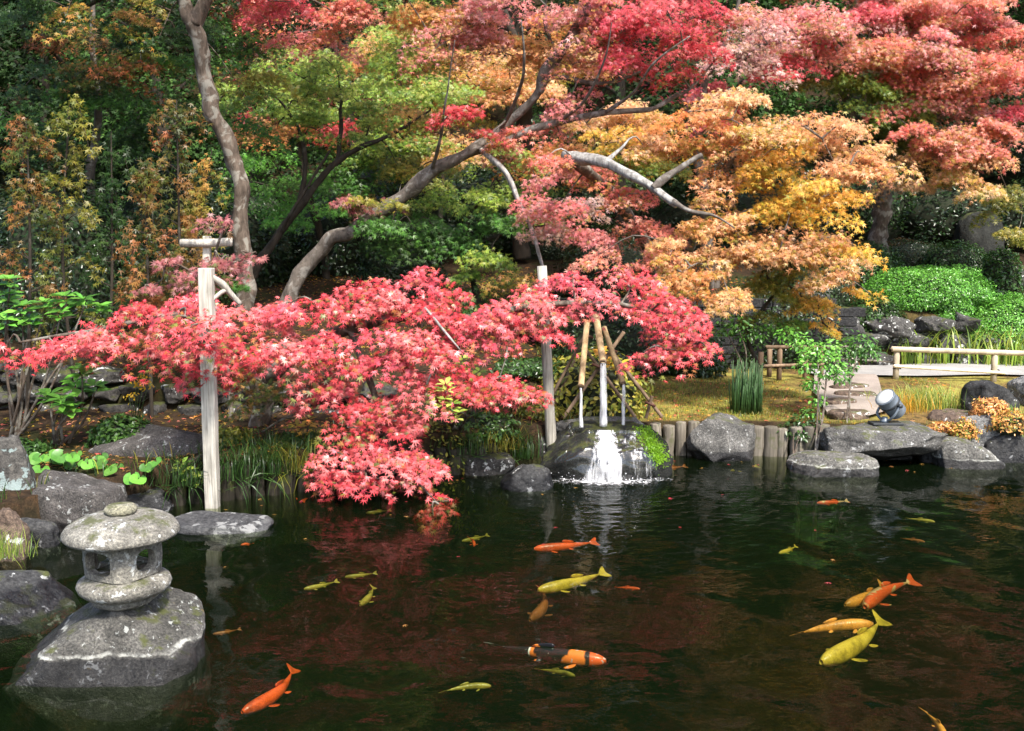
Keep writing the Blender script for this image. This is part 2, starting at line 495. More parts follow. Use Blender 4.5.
WF = P(606, 484, 9.0)                                               # where the cascade meets the pond
m, nt, out = new_mat('pond_water')
v = coords(nt)
geo = nt.nodes.new('ShaderNodeNewGeometry')
dist = nd(nt, 'ShaderNodeVectorMath', operation='DISTANCE')
nt.links.new(geo.outputs['Position'], dist.inputs[0]); dist.inputs[1].default_value = (WF.x, WF.y, 0)
dd = dist.outputs['Value']
w1 = tex_noise(nt, coords(nt, (1, .75, 1)), 2.6, 1.2, .4, .3)
w2 = tex_noise(nt, coords(nt, (.7, 1.2, 1)), 13, 2, .5, .4)
rg = math_(nt, 'SINE', math_(nt, 'ADD', math_(nt, 'MULTIPLY', dd, 46), math_(nt, 'MULTIPLY', w2, 9)))
fall = math_(nt, 'POWER', 2.718, math_(nt, 'MULTIPLY', dd, -.75))
h = math_(nt, 'ADD', math_(nt, 'MULTIPLY', w1, .026), math_(nt, 'MULTIPLY', math_(nt, 'MULTIPLY', w2, math_(nt, 'ADD', .06, fall)), .012))
h = math_(nt, 'ADD', h, math_(nt, 'MULTIPLY', math_(nt, 'MULTIPLY', rg, fall), .0013))
bp = nd(nt, 'ShaderNodeBump', Strength=1.0, Distance=1.0); nt.links.new(h, bp.inputs['Height'])
gl = nd(nt, 'ShaderNodeBsdfAnisotropic') if False else nt.nodes.new('ShaderNodeBsdfGlossy')
gl.inputs['Roughness'].default_value = .015
nt.links.new(bp.outputs[0], gl.inputs['Normal'])
tr0 = nt.nodes.new('ShaderNodeBsdfTransparent'); tr0.inputs[0].default_value = (.9, .95, .85, 1)
silt = nt.nodes.new('ShaderNodeBsdfDiffuse'); silt.inputs[0].default_value = (.016, .034, .011, 1)
tr = nt.nodes.new('ShaderNodeMixShader'); tr.inputs[0].default_value = .11
nt.links.new(tr0.outputs[0], tr.inputs[1]); nt.links.new(silt.outputs[0], tr.inputs[2])
fr = nd(nt, 'ShaderNodeFresnel', IOR=1.333); nt.links.new(bp.outputs[0], fr.inputs['Normal'])
mx = nt.nodes.new('ShaderNodeMixShader')
nt.links.new(math_(nt, 'POWER', fr.outputs[0], 1.25), mx.inputs[0]); nt.links.new(tr.outputs[0], mx.inputs[1]); nt.links.new(gl.outputs[0], mx.inputs[2])
nt.links.new(mx.outputs[0], out.inputs[0])
va = nd(nt, 'ShaderNodeVolumeAbsorption', Density=2.7); va.inputs[0].default_value = (.47, .50, .28, 1)
nt.links.new(va.outputs[0], out.inputs['Volume'])
WATER = m
wb = MB(); wb.box((0, -2, -.45), (110, 26, .9))
tag(wb.build('water', WATER, smooth=False), kind='structure')

# ------------------------------------------------------------------ rocks
def rock_mesh(name, c, dims, seed, cuts=9, rough=.05, flat_top=None, planes=(), sub=5, sq=2.6, rz=0, keep=.80):
    rnd = random.Random(seed)
    bm = bmesh.new()
    bmesh.ops.create_icosphere(bm, subdivisions=sub, radius=1.0)
    pl = []
    for _ in range(cuts):
        n = Vector((rnd.gauss(0, 1), rnd.gauss(0, 1), rnd.gauss(0, .8))).normalized()
        pl.append((n, rnd.uniform(keep, keep + .16)))
    if flat_top: pl.append((Vector((rnd.uniform(-.06, .06), rnd.uniform(-.1, .02), 1)).normalized(), flat_top))
    for n, d in planes: pl.append((Vector(n).normalized(), d))
    off = Vector((seed * 3.7 % 50, seed * 1.3 % 50, seed * 2.1 % 50))
    rot = Matrix.Rotation(rz, 3, 'Z')
    for v in bm.verts:
        p = v.co.copy()
        k = (abs(p.x) ** sq + abs(p.y) ** sq + abs(p.z) ** sq) ** (-1 / sq)
        p *= k
        for n, d in pl:
            e = p.dot(n) - d
            if e > 0: p -= n * e * .94
        p += v.co * (noise.fractal(p * 1.3 + off, 1.0, 2.0, 3) * rough * 2.0 + noise.fractal(p * 5 + off, .9, 2.0, 4) * rough * .6 - abs(noise.noise(p * 2.6 + off * 1.7)) ** .5 * rough * .5)
        p = rot @ Vector((p.x * dims[0] / 2, p.y * dims[1] / 2, p.z * dims[2] / 2))
        v.co = p
    me = bpy.data.meshes.new(name)
    bm.to_mesh(me); bm.free()
    me.polygons.foreach_set('use_smooth', [True] * len(me.polygons))
    return me
def rock(name, label, x0, x1, ytop, Y, zb, mat, seed, depth=.8, cat='rock', group=None, **kw):
    """a rock whose sides show at pixel columns x0..x1 and whose top shows at row ytop, standing at distance Y with its foot at height zb"""
    a, b = P(x0, ytop, Y), P(x1, ytop, Y)
    sx = (b.x - a.x)
    zt = a.z
    c = Vector(((a.x + b.x) / 2, Y, (zt + zb) / 2))
    me = rock_mesh(name, c, (sx * 1.04, sx * depth, (zt - zb) * 1.06), seed, **kw)
    o = link_mesh(name, me, mat)
    o.location = c
    return tag(o, label, cat, group)

rock('boulder', 'big pale lichened boulder in the pond that carries the stone lantern', 8, 200, 586, 5.0, -.42, STONE_LICHEN, 3, .8, sub=5,
     planes=[((-.62, -.1, .78), .50), ((.55, -.1, .8), .78), ((0, -.8, .6), .72)], cuts=5, flat_top=.86, sq=3.2)
rock('boulder', 'low dark wet boulder at the left edge behind the lantern boulder', -60, 84, 572, 5.75, -.4, STONE_DARK, 5, .7, planes=[((.5, -.2, .8), .62)], flat_top=.8, sq=3)
rock('boulder', 'white spotted flat-topped boulder behind the stone lantern', 12, 118, 474, 7.55, -.12, STONE_SPOT, 8, .75, planes=[((-.75, -.2, .5), .8)], flat_top=.85, sq=4.0, cuts=5)
rock('boulder', 'upright rounded stone with a large pale blue-grey lichen patch', -22, 33, 440, 7.5, -.1, mat_stone('patched_boulder', (.035, .032, .03), (.10, .095, .085), .75, 0, lcol=(.24, .30, .29), scale=.7), 12, .9, sq=3)
rock('stone', 'small reddish brown stone below the pale patched upright stone', -8, 26, 510, 6.7, -.12, STONE_BROWN, 14, .9)
rock('stone', 'flat dark grey stone wedged between the spotted boulder and the round green leaves', 40, 105, 466, 8.2, .1, STONE_SHADE, 15, .7)
rock('boulder', 'long rounded boulder with white dots just behind the white wooden post', 92, 208, 428, 8.75, .05, STONE_SPOT, 17, .6, sq=2.4, planes=[((-.5, -.2, .8), .75)])
rock('stone', 'low black stone with a flat pale top at the foot of the white post', 172, 268, 511, 7.45, -.16, mat_stone('slab_by_post', (.03, .03, .032), (.09, .09, .09), .5, 0, lcol=(.26, .26, .25), scale=.7), 19, .62, flat_top=.55, sq=2.6)
rock('boulder', 'dark wet boulder beside the cascade rock at the waterfall foot', 501, 552, 465, 8.75, -.25, STONE_DARK, 21, .9)
rock('boulder', 'large grey cracked boulder set in the log edging beside the horsetails', 688, 757, 418, 10.0, -.2, STONE_GREY, 23, .75, sq=3.4, cuts=12)
rock('boulder', 'broad flat-topped boulder that carries the spotlight over the water', 826, 944, 422, 9.75, .02, STONE_GREY, 26, .7, sq=3.2, flat_top=.72, planes=[((.2, -.7, -.7), .62)], sub=5)
rock('stepping_stone', 'flat square stepping stone standing in the pond with a pale waterline', 792, 871, 454, 9.35, -.2, STONE_STEP, 29, .7, cat='stepping stone', sq=5, flat_top=.9, cuts=3)
rock('stepping_stone', 'darker angular stepping stone beside the spotlight boulder near the orange plants', 938, 1000, 436, 9.65, -.2, STONE_STEP, 31, .8, cat='stepping stone', sq=4, flat_top=.85, planes=[((.6, -.1, .75), .62)], cuts=5)
rock('boulder', 'black angular boulder below the pale railing near the picture edge', 966, 1022, 383, 10.7, .2, STONE_BLACK, 33, .8, planes=[((.6, 0, .7), .7)], sq=3.4)
rock('boulder', 'whitish grey boulder at the picture edge behind the black one', 1010, 1075, 376, 11.2, .2, STONE_PALE, 35, .8)
rock('stone', 'small brown-grey flat stone among the orange plants', 930, 972, 407, 10.25, .1, STONE_BROWN, 37, .8, flat_top=.7)
rock('boulder', 'white-grey bank boulder under the orange plants by the water', 955, 1032, 413, 10.05, -.05, STONE_PALE, 39, .55, cuts=12)
rock('boulder', 'bank boulder hidden in shade beyond the pale one', 1020, 1110, 420, 9.95, -.2, STONE_GREY, 40, .6)
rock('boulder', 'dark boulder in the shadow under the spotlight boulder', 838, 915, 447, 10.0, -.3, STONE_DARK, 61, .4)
rock('boulder', 'dark bank boulder at the waterline beside the angular stepping stone', 985, 1048, 436, 9.85, -.3, STONE_DARK, 62, .5)
rock('boulder', 'dark bank boulder between the spotlight boulder and the angular stepping stone', 922, 968, 438, 9.8, -.3, STONE_DARK, 64, .5)
rock('boulder', 'dark bank stone at the waterline behind the lantern roof', 96, 172, 487, 8.0, -.3, STONE_DARK, 65, .5, flat_top=.8)
rock('boulder', 'dark bank stone between the patched upright stone and the lantern boulder', 0, 60, 520, 7.0, -.3, STONE_DARK, 66, .5)
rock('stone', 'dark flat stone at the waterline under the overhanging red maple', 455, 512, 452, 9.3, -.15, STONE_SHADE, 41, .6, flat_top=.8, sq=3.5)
rock('stone', 'small grey stone tucked between the cascade rock and the log edging', 528, 560, 432, 9.75, -.1, STONE_SHADE, 43, .8)
rock('boulder', 'tall dark rounded boulder on the shady slope above the azaleas', 957, 1003, 213, 18.0, 1.6, mat_stone('mossy_dark_stone', (.008, .009, .007), (.03, .031, .027), 0, .25), 45, .8, sq=2.8)
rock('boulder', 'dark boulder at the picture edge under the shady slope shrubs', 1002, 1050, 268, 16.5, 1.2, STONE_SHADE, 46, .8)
rock('stone', 'upright brown stone between the two azalea mounds', 938, 966, 308, 15.2, .9, STONE_BROWN, 47, .8, sq=3)
rock('stone', 'low stone slab lying behind the cascade rock under the bamboo trestle', 556, 650, 414, 9.85, .1, STONE_GREY, 48, .5, flat_top=.7, sq=3.5)

# dry stone walls: each wall is one thing, its stones are pattern
def stone_wall(name, label, x0, x1, y0, y1, Y, zb, mat, seed, size=.4):
    rnd = random.Random(seed)
    root = thing(name, label, 'wall', (P((x0 + x1) / 2, 380, Y).x, Y, zb))
    bm = bmesh.new()
    xa, xb = P(x0, 370, Y).x, P(x1, 370, Y).x
    zt0, zt1 = P(x0, y0, Y).z, P(x1, y1, Y).z
    z, row = zb - .1, 0
    while z < max(zt0, zt1):
        hh = size * rnd.uniform(.55, .8)
        x = xa - rnd.uniform(0, size)
        while x < xb:
            ww = size * rnd.uniform(.7, 1.5)
            f = (x + ww / 2 - xa) / (xb - xa)
            if z < zt0 * (1 - f) + zt1 * f - hh * .2:
                me = rock_mesh('w', None, (ww * 1.06, .55, hh * 1.12), rnd.randrange(999), cuts=13, sub=4, sq=4.5, rough=.09, keep=.68)
                me.transform(Matrix.Translation((x + ww / 2, Y + .2 + (z - zb) * .15 + rnd.uniform(-.05, .05), z + hh / 2 + rnd.uniform(-.03, .03))))
                bm.from_mesh(me); bpy.data.meshes.remove(me)
            x += ww
        z += hh * .92; row += 1
    m4 = Matrix.Translation(((xa + xb) / 2, Y + .42, zb + (min(zt0, zt1) - zb) * .42)) @ Matrix.Diagonal((xb - xa, .3, (min(zt0, zt1) - zb) * .9, 1))
    bmesh.ops.create_cube(bm, size=1, matrix=m4)  # added slab behind the stones so the gaps between them look dark
    me = bpy.data.meshes.new(name); bm.to_mesh(me); bm.free()
    me.polygons.foreach_set('use_smooth', [len(p.vertices) == 3 for p in me.polygons])
    link_mesh('stones', me, mat, root)
stone_wall('retaining_wall', 'dark boulder retaining wall behind the pale bamboo railing', 818, 975, 310, 330, 14.35, .4, STONE_WALL, 51, .5)
stone_wall('retaining_wall', 'low dark stone wall in shade behind the white post', -60, 360, 381, 390, 10.12, .38, STONE_SHADE, 53, .34)
# coursed grey wall
def coursed_wall():
    Y = 13.75
    xa, xb = P(560, 370, Y).x, P(832, 370, Y).x
    mbx = MB(); rnd = random.Random(4)
    z = .38
    while z < 1.32:
        x = xa - rnd.uniform(0, .3)
        while x < xb:
            w = rnd.uniform(.35, .75)
            mbx.box((x + w / 2, Y + .12 + rnd.uniform(-.012, .012), z + .065), (w - .012, .26, .122))
            x += w
        z += .13
    o = mbx.build('retaining_wall', mat_stone('coursed_stone', (.014, .014, .015), (.04, .04, .042), 0, .2), smooth=False)
    bv = o.modifiers.new('bevel', 'BEVEL'); bv.width = .012; bv.segments = 2
    tag(o, 'coursed grey block wall behind the bamboo fence and horsetails', 'wall')
coursed_wall()

# ------------------------------------------------------------------ path, gravel, stepping slabs
def sheet(name, poly, lift, mat, res=.12, kind='structure', label=None):
    xs = [p[0] for p in poly]; ys = [p[1] for p in poly]
    bm = bmesh.new()
    vs_ = [bm.verts.new((x, y, 0)) for x, y in poly]
    bm.faces.new(vs_)
    n = max(2, int((max(xs) - min(xs)) / res))
    for k in range(1, n):
        x = min(xs) + (max(xs) - min(xs)) * k / n
        bmesh.ops.bisect_plane(bm, geom=bm.verts[:] + bm.edges[:] + bm.faces[:], plane_co=(x, 0, 0), plane_no=(1, 0, 0))
    n = max(2, int((max(ys) - min(ys)) / res))
    for k in range(1, n):
        y = min(ys) + (max(ys) - min(ys)) * k / n
        bmesh.ops.bisect_plane(bm, geom=bm.verts[:] + bm.edges[:] + bm.faces[:], plane_co=(0, y, 0), plane_no=(0, 1, 0))
    for v_ in bm.verts: v_.co.z = gz(v_.co.x, v_.co.y) + lift
    bmesh.ops.recalc_face_normals(bm, faces=bm.faces)
    me = bpy.data.meshes.new(name); bm.to_mesh(me); bm.free()
    if len(me.polygons) and me.polygons[0].normal.z < 0: me.flip_normals()
    o = link_mesh(name, me, mat)
    return tag(o, label, None, None, kind)
def mat_ground(name, a, b, scale, rough=.9):
    m, nt, out = new_mat(name)
    v = coords(nt)
    n1 = tex_noise(nt, v, scale, 5, .7); n2 = tex_noise(nt, v, 2.5, 4)
    c = ramp(nt, n1, [(.3, a), (.7, b)])
    c = mix(nt, .6, c, mix(nt, 1, c, ramp(nt, n2, [(.3, (.65, .65, .65)), (.7, (1.25, 1.25, 1.25))]), 'MULTIPLY'))
    principled(nt, out, c, rough, n1, .4, .01, .2)
    return m
sheet('path', [(4.0, 12.95), (14, 12.9), (14, 14.3), (4.7, 14.3), (4.4, 13.7), (4.0, 13.7)], .03, mat_ground('path_concrete', (.26, .25, .235), (.40, .385, .36), 45))
g0 = [P(803, 0, 12.7).x, P(905, 0, 12.7).x]
sheet('gravel_path', [(3.35, 10.4), (3.75, 10.3), (4.1, 10.55), (4.3, 11.4), (4.75, 12.9), (3.95, 12.9), (3.55, 11.6)], .045, mat_ground('pale_gravel', (.20, .165, .14), (.42, .36, .31), 110))
for k, (px, py, w, lab) in enumerate([(849, 410, 42, 'nearest flat brown slab in the pale gravel walk'), (838, 402, 36, 'second flat brown slab in the pale gravel walk'),
                                      (856, 395, 44, 'third flat brown slab in the pale gravel walk'), (848, 388, 40, 'farthest flat brown slab in the pale gravel walk near the fence')]):
    p = PZ(px, py, .42)
    sx = w / pxm(p.y)
    me = rock_mesh('stepping_slab', None, (sx, sx * .55, .14), 60 + k, cuts=4, flat_top=.7, sq=3.2, sub=4)
    o = link_mesh('stepping_slab', me, STONE_BROWN); o.location = (p.x, p.y, gz(p.x, p.y) + .03)
    tag(o, lab, 'stepping stone')

# ------------------------------------------------------------------ log palisade along the bank
def logs():
    rnd = random.Random(77)
    pts = [Vector((x, y, 0)) for x, y in BANK if -3.2 < x < 4.2]
    step, acc = .128, 0
    protos = []
    for k in range(5):
        mb = MB()
        r = .058 + .004 * k
        n = 7
        ps = [Vector((.006 * rnd.uniform(-1, 1), .006 * rnd.uniform(-1, 1), -.55 + .55 * i / (n - 1))) for i in range(n)]
        rr = [r * (1 + rnd.uniform(-.05, .05)) for _ in range(n)]
        ps += [ps[-1] + Vector((0, 0, .012)), ps[-1] + Vector((0, 0, .016))]; rr += [r * .9, r * .6]
        mb.tube(ps, rr, 12, wob=.18)
        protos.append(mb.mesh('edging_log'))
        protos[-1].materials.append(WOOD_LOG)
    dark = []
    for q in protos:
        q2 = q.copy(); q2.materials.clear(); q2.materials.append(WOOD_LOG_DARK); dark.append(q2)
    path = []
    for i in range(len(pts) - 1):
        d = pts[i + 1] - pts[i]
        m_ = int(d.length / .01)
        path += [pts[i] + d * (q / m_) for q in range(m_)]
    for i in range(0, len(path), 13):
        p = path[i]
        sx = 512 + FPX * p.x / (p.y + .1)
        # leave out the ones behind the rocks set into the edging
        if any(a < sx < b for a, b in ((498, 600), (556, 655), (696, 750), (842, 935), (110, 160))): continue
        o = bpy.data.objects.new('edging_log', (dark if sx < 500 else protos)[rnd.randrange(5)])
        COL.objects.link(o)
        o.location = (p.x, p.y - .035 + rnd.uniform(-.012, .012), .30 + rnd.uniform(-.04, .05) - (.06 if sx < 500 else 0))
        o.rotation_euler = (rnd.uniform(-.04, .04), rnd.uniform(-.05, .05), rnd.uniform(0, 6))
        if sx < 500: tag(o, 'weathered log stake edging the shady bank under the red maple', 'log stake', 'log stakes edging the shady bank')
        elif sx < 700: tag(o, 'grey log stake edging the bank between cascade rock and cracked boulder', 'log stake', 'log stakes between cascade and boulder')
        else: tag(o, 'grey log stake edging the bank between the two largest bank boulders', 'log stake', 'log stakes between the bank boulders')
logs()

# ------------------------------------------------------------------ palettes (leaf colours)
PAL = {
    'hot': ([(.66, .058, .072), (.72, .10, .11), (.52, .03, .042), (.77, .19, .18)], [(.44, .05, .045), (.34, .12, .035), (.15, .15, .025)]),
    'hotpink': ([(.72, .10, .13), (.76, .16, .17), (.66, .07, .095)], [(.5, .08, .07), (.45, .13, .06)]),
    'coral': ([(.82, .24, .17), (.84, .33, .23), (.78, .17, .13), (.85, .42, .31)], [(.65, .24, .10), (.46, .28, .06)]),
    'pink': ([(.84, .38, .35), (.86, .48, .43), (.80, .28, .26), (.84, .22, .22)], [(.66, .28, .15), (.36, .26, .07)]),
    'pale': ([(.86, .60, .54), (.86, .54, .49), (.78, .44, .40)], [(.55, .34, .22)]),
    'orange': ([(.82, .36, .11), (.84, .46, .18), (.80, .28, .09)], [(.58, .30, .06), (.34, .28, .04)]),
    'peach': ([(.84, .48, .22), (.86, .57, .31), (.82, .38, .17)], [(.66, .40, .09), (.44, .34, .06)]),
    'gold': ([(.80, .47, .06), (.83, .54, .10), (.76, .38, .06)], [(.55, .40, .05), (.34, .32, .045)]),
    'olive': ([(.32, .30, .045), (.42, .34, .055), (.24, .26, .035)], [(.16, .19, .03)]),
    'lime': ([(.38, .50, .07), (.50, .54, .13), (.27, .42, .06)], [(.14, .25, .04)]),
    'fresh': ([(.15, .40, .05), (.20, .48, .07), (.11, .29, .04)], [(.07, .18, .03)]),
    'green': ([(.055, .125, .025), (.075, .16, .03), (.04, .09, .02)], [(.03, .07, .015)]),
    'bright': ([(.10, .26, .04), (.14, .33, .055), (.075, .19, .03)], [(.05, .12, .02)]),
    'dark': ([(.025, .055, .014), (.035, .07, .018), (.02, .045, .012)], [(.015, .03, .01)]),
    'mixed': ([(.58, .38, .06), (.76, .36, .10), (.36, .38, .055), (.80, .44, .16)], [(.24, .28, .035), (.14, .2, .03)]),
    'rust': ([(.52, .15, .055), (.58, .22, .08), (.18, .17, .03), (.09, .13, .022)], [(.06, .10, .016), (.10, .12, .02)]),
    'mauve': ([(.52, .18, .18), (.6, .28, .26), (.42, .13, .13)], [(.24, .15, .07), (.13, .17, .03)]),
}
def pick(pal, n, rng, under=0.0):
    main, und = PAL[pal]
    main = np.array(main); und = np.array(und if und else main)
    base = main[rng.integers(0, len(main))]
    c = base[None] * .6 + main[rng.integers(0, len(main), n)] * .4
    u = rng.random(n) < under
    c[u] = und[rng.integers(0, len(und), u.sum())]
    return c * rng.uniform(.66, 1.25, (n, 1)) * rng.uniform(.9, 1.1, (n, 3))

def crown_leaves(blobs, leaf, cov, rng, sub_r=.32, lean=.75, droop=.6, depthk=.8, jit=.55, under=.35, flat=.33, tilt=.27):
    """blobs: (px, py, Y, rx, ry, palette) -> leaves of the pads that fill them, and the pad centres"""
    pos, nrm, tip, size, col, cen = [], [], [], [], [], []
    for b in blobs:
        px, py, Y, rx, ry, pal = b[:6]
        c = np.array(P(px, py, Y)); k = pxm(Y)
        Rx, Rz = rx / k, ry / k
        Ry = max(Rx * depthk, .25)
        la = (leaf * k) ** 2 * .62
        total = cov * math.pi * rx * ry / la
        ns = max(2, int(round(Rx * max(Rz, .12) / (sub_r * sub_r * flat) * 1.15)))
        per = max(4, int(total / ns))
        for _ in range(ns):
            for _try in range(20):
                q = rng.uniform(-1, 1, 3)
                if q @ q < 1: break
            sc = c + q * np.array([Rx, Ry, Rz]) * .92
            r_ = sub_r * rng.uniform(.6, 1.25) * min(1, .35 + Rx / sub_r * .6)
            cen.append(sc)
            n = max(3, int(per * rng.uniform(.6, 1.4)))
            rad = np.sqrt(rng.random(n)); th = rng.random(n) * 2 * math.pi
            dx, dy = rad * np.cos(th), rad * np.sin(th)
            slope = rng.normal(0, .17, 2) - q[:2] * tilt
            p = np.stack([sc[0] + dx * r_, sc[1] + dy * r_,
                          sc[2] - droop * r_ * .55 * rad ** 2 + (dx * slope[0] + dy * slope[1]) * r_ + rng.normal(0, r_ * .115, n)], 1)
            pos.append(p)
            nm = np.stack([dx * .3, dy * .3 - lean, np.full(n, .8)], 1) + rng.normal(0, jit, (n, 3)) * .75
            nrm.append(nm)
            tip.append(np.stack([dx, dy - .3, np.full(n, -.55)], 1) + rng.normal(0, .45, (n, 3)))
            size.append(leaf * rng.uniform(.7, 1.25, n))
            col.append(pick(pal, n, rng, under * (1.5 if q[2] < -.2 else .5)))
    return [np.concatenate(a) for a in (pos, nrm, tip, size, col)], cen

def tree(name, label, trunks, blobs, bark, leaf=.046, cov=2.1, shape=STAR5, seed=1, cat='tree', group=None, twigs=True, lmat=LEAF, limb_bark=None, **kw):
    """trunks: list of (part name, [(px,py,Y,r), ...]); the first is the trunk"""
    rng = np.random.default_rng(seed)
    first = trunks[0][1][0]
    base = P(first[0], first[1], first[2])
    root = thing(name, label, cat, base, group)
    skel, owner, parts = [], [], []
    for part, pp, *bk in trunks:
        pts = [(P(a, b, Y), r) for a, b, Y, r in pp]
        path, rad = catmull(pts, 9)
        rad = [r * (1 + .18 * noise.noise(p * 4.0)) for p, r in zip(path, rad)]
        mb = MB(); mb.tube([p + Vector((noise.noise(p * 2.3), 0, noise.noise(p * 2.3 + Vector((9, 9, 9))))) * r * .75 for p, r in zip(path, rad)], rad, 12, wob=.4)
        if part != 'branch': owner += [len(parts)] * len(path)
        parts.append((part, mb, bk[0] if bk else bark))
        if part != 'branch': skel += list(zip(path, rad))
    arr, cen = crown_leaves(blobs, leaf, cov * 1.65, rng, **kw)
    if twigs and skel:                                              # twigs grow out of the trunk or limb nearest to each spray of leaves
        S = np.array([tuple(p) for p, _ in skel])
        net, own = S.copy(), list(owner)
        cen = sorted(cen, key=lambda c: np.min(np.linalg.norm(S - c, axis=1)))
        for c in cen:
            k_ = int(np.argmin(np.linalg.norm(net - c, axis=1)))
            a = Vector(net[k_]); e = Vector(c)
            mid = (a + e) / 2 + Vector((0, 0, .12 * (e - a).length)) + Vector(rng.normal(0, .04, 3))
            path, rad = catmull([(a, .013), (mid, .009), (e, .004)], 3)
            parts[own[k_]][1].tube(path, rad, 4, cap=False)
            new = [tuple(x) for x in path[2:]]
            net = np.concatenate([net, np.array(new)]); own += [own[k_]] * len(new)
    for part, mb, bk_ in parts: mb.build(part, bk_, root)
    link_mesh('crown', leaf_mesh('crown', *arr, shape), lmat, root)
    return root

# ------------------------------------------------------------------ the red maple over the pond
tree('maple_tree', 'hot red low spreading maple whose boughs hang over the pond on posts',
     [('trunk', [(262, 452, 9.6, .12), (258, 420, 9.6, .10), (266, 385, 9.5, .085), (300, 352, 9.3, .07), (350, 330, 9.1, .055), (410, 315, 9.0, .045), (470, 318, 9.0, .035), (540, 305, 9.1, .028), (620, 305, 9.2, .02), (690, 325, 9.2, .01)]),
      ('limb', [(258, 400, 9.6, .07), (240, 350, 9.3, .05), (205, 318, 8.9, .038), (150, 318, 8.7, .026), (95, 330, 8.6, .018), (20, 342, 8.5, .008)]),
      ('limb', [(350, 330, 9.1, .04), (370, 380, 8.8, .03), (385, 430, 8.5, .018), (400, 478, 8.3, .007)]),
      ('branch', [(425, 308, 8.6, .012), (437, 322, 8.5, .011), (452, 340, 8.4, .009), (462, 352, 8.45, .005)], BARK_WHITE),
      ('branch', [(262, 432, 9.0, .012), (285, 418, 8.9, .011), (305, 412, 8.9, .009), (325, 408, 8.85, .006)], BARK_BROWN)],
     [(10, 350, 8.5, 45, 15, 'hot'), (55, 340, 8.5, 45, 16, 'hot'), (105, 330, 8.6, 45, 18, 'hot'), (150, 322, 8.6, 50, 24, 'hot'), (190, 310, 8.5, 45, 20, 'hotpink'),
      (195, 345, 8.4, 42, 24, 'hot'), (150, 350, 8.7, 35, 14, 'hot'), (235, 315, 8.6, 48, 24, 'hot'), (250, 350, 8.4, 50, 34, 'hot'), (285, 308, 8.8, 42, 18, 'hotpink'), (268, 388, 8.6, 40, 14, 'rust'),
      (300, 350, 8.4, 48, 36, 'hot'), (342, 305, 8.8, 45, 24, 'hot'), (350, 352, 8.5, 52, 40, 'hotpink'), (392, 298, 8.9, 48, 24, 'hot'), (425, 278, 9.0, 36, 14, 'hotpink'),
      (436, 312, 8.8, 48, 26, 'hot'), (402, 345, 8.5, 50, 34, 'hot'), (462, 292, 9.0, 40, 20, 'hot'), (482, 335, 8.8, 48, 32, 'hotpink'), (446, 375, 8.5, 46, 30, 'hot'), (500, 305, 9.0, 38, 18, 'hot'),
      (497, 378, 8.7, 30, 36, 'hot'), (400, 392, 8.5, 50, 24, 'hot'), (325, 392, 8.6, 34, 16, 'hot'), (375, 425, 8.4, 40, 22, 'hot'), (348, 448, 8.35, 32, 22, 'hot'), (388, 455, 8.3, 36, 24, 'hot'), (330, 472, 8.3, 24, 18, 'hot'),
      (365, 478, 8.25, 34, 15, 'hot'), (414, 476, 8.25, 28, 20, 'hot'), (432, 498, 8.2, 12, 11, 'hot'), (318, 486, 8.25, 12, 9, 'hot'), (545, 318, 9.1, 44, 22, 'hot'), (590, 304, 9.2, 46, 16, 'hotpink'), (640, 306, 9.2, 46, 17, 'hot'), (670, 315, 9.1, 36, 20, 'hot'), (372, 402, 8.5, 40, 18, 'hot'), (345, 418, 8.4, 26, 20, 'hot'), (215, 375, 8.5, 26, 10, 'hot'), (196, 312, 7.7, 34, 18, 'hot'), (216, 322, 7.72, 30, 18, 'hot'), (206, 335, 7.7, 26, 14, 'hot'), (216, 342, 7.75, 14, 10, 'hot'), (432, 505, 8.15, 14, 12, 'hot'), (520, 312, 9.0, 34, 20, 'hot'), (545, 335, 8.9, 20, 12, 'hot'),
      (566, 276, 9.6, 30, 14, 'hotpink'), (612, 285, 9.4, 42, 16, 'hot'), (540, 290, 9.3, 20, 10, 'hot'), (672, 330, 9.1, 36, 20, 'hotpink'), (688, 335, 9.1, 28, 22, 'hot'), (700, 350, 9.0, 15, 12, 'hot'), (662, 352, 9.0, 26, 10, 'hot')],
     BARK_BROWN, leaf=.045, cov=1.5, shape=STAR7, seed=2, jit=.5, tilt=.3, lmat=LEAF_RED, sub_r=.26, lean=.55, droop=1.0, under=.34, flat=.46)

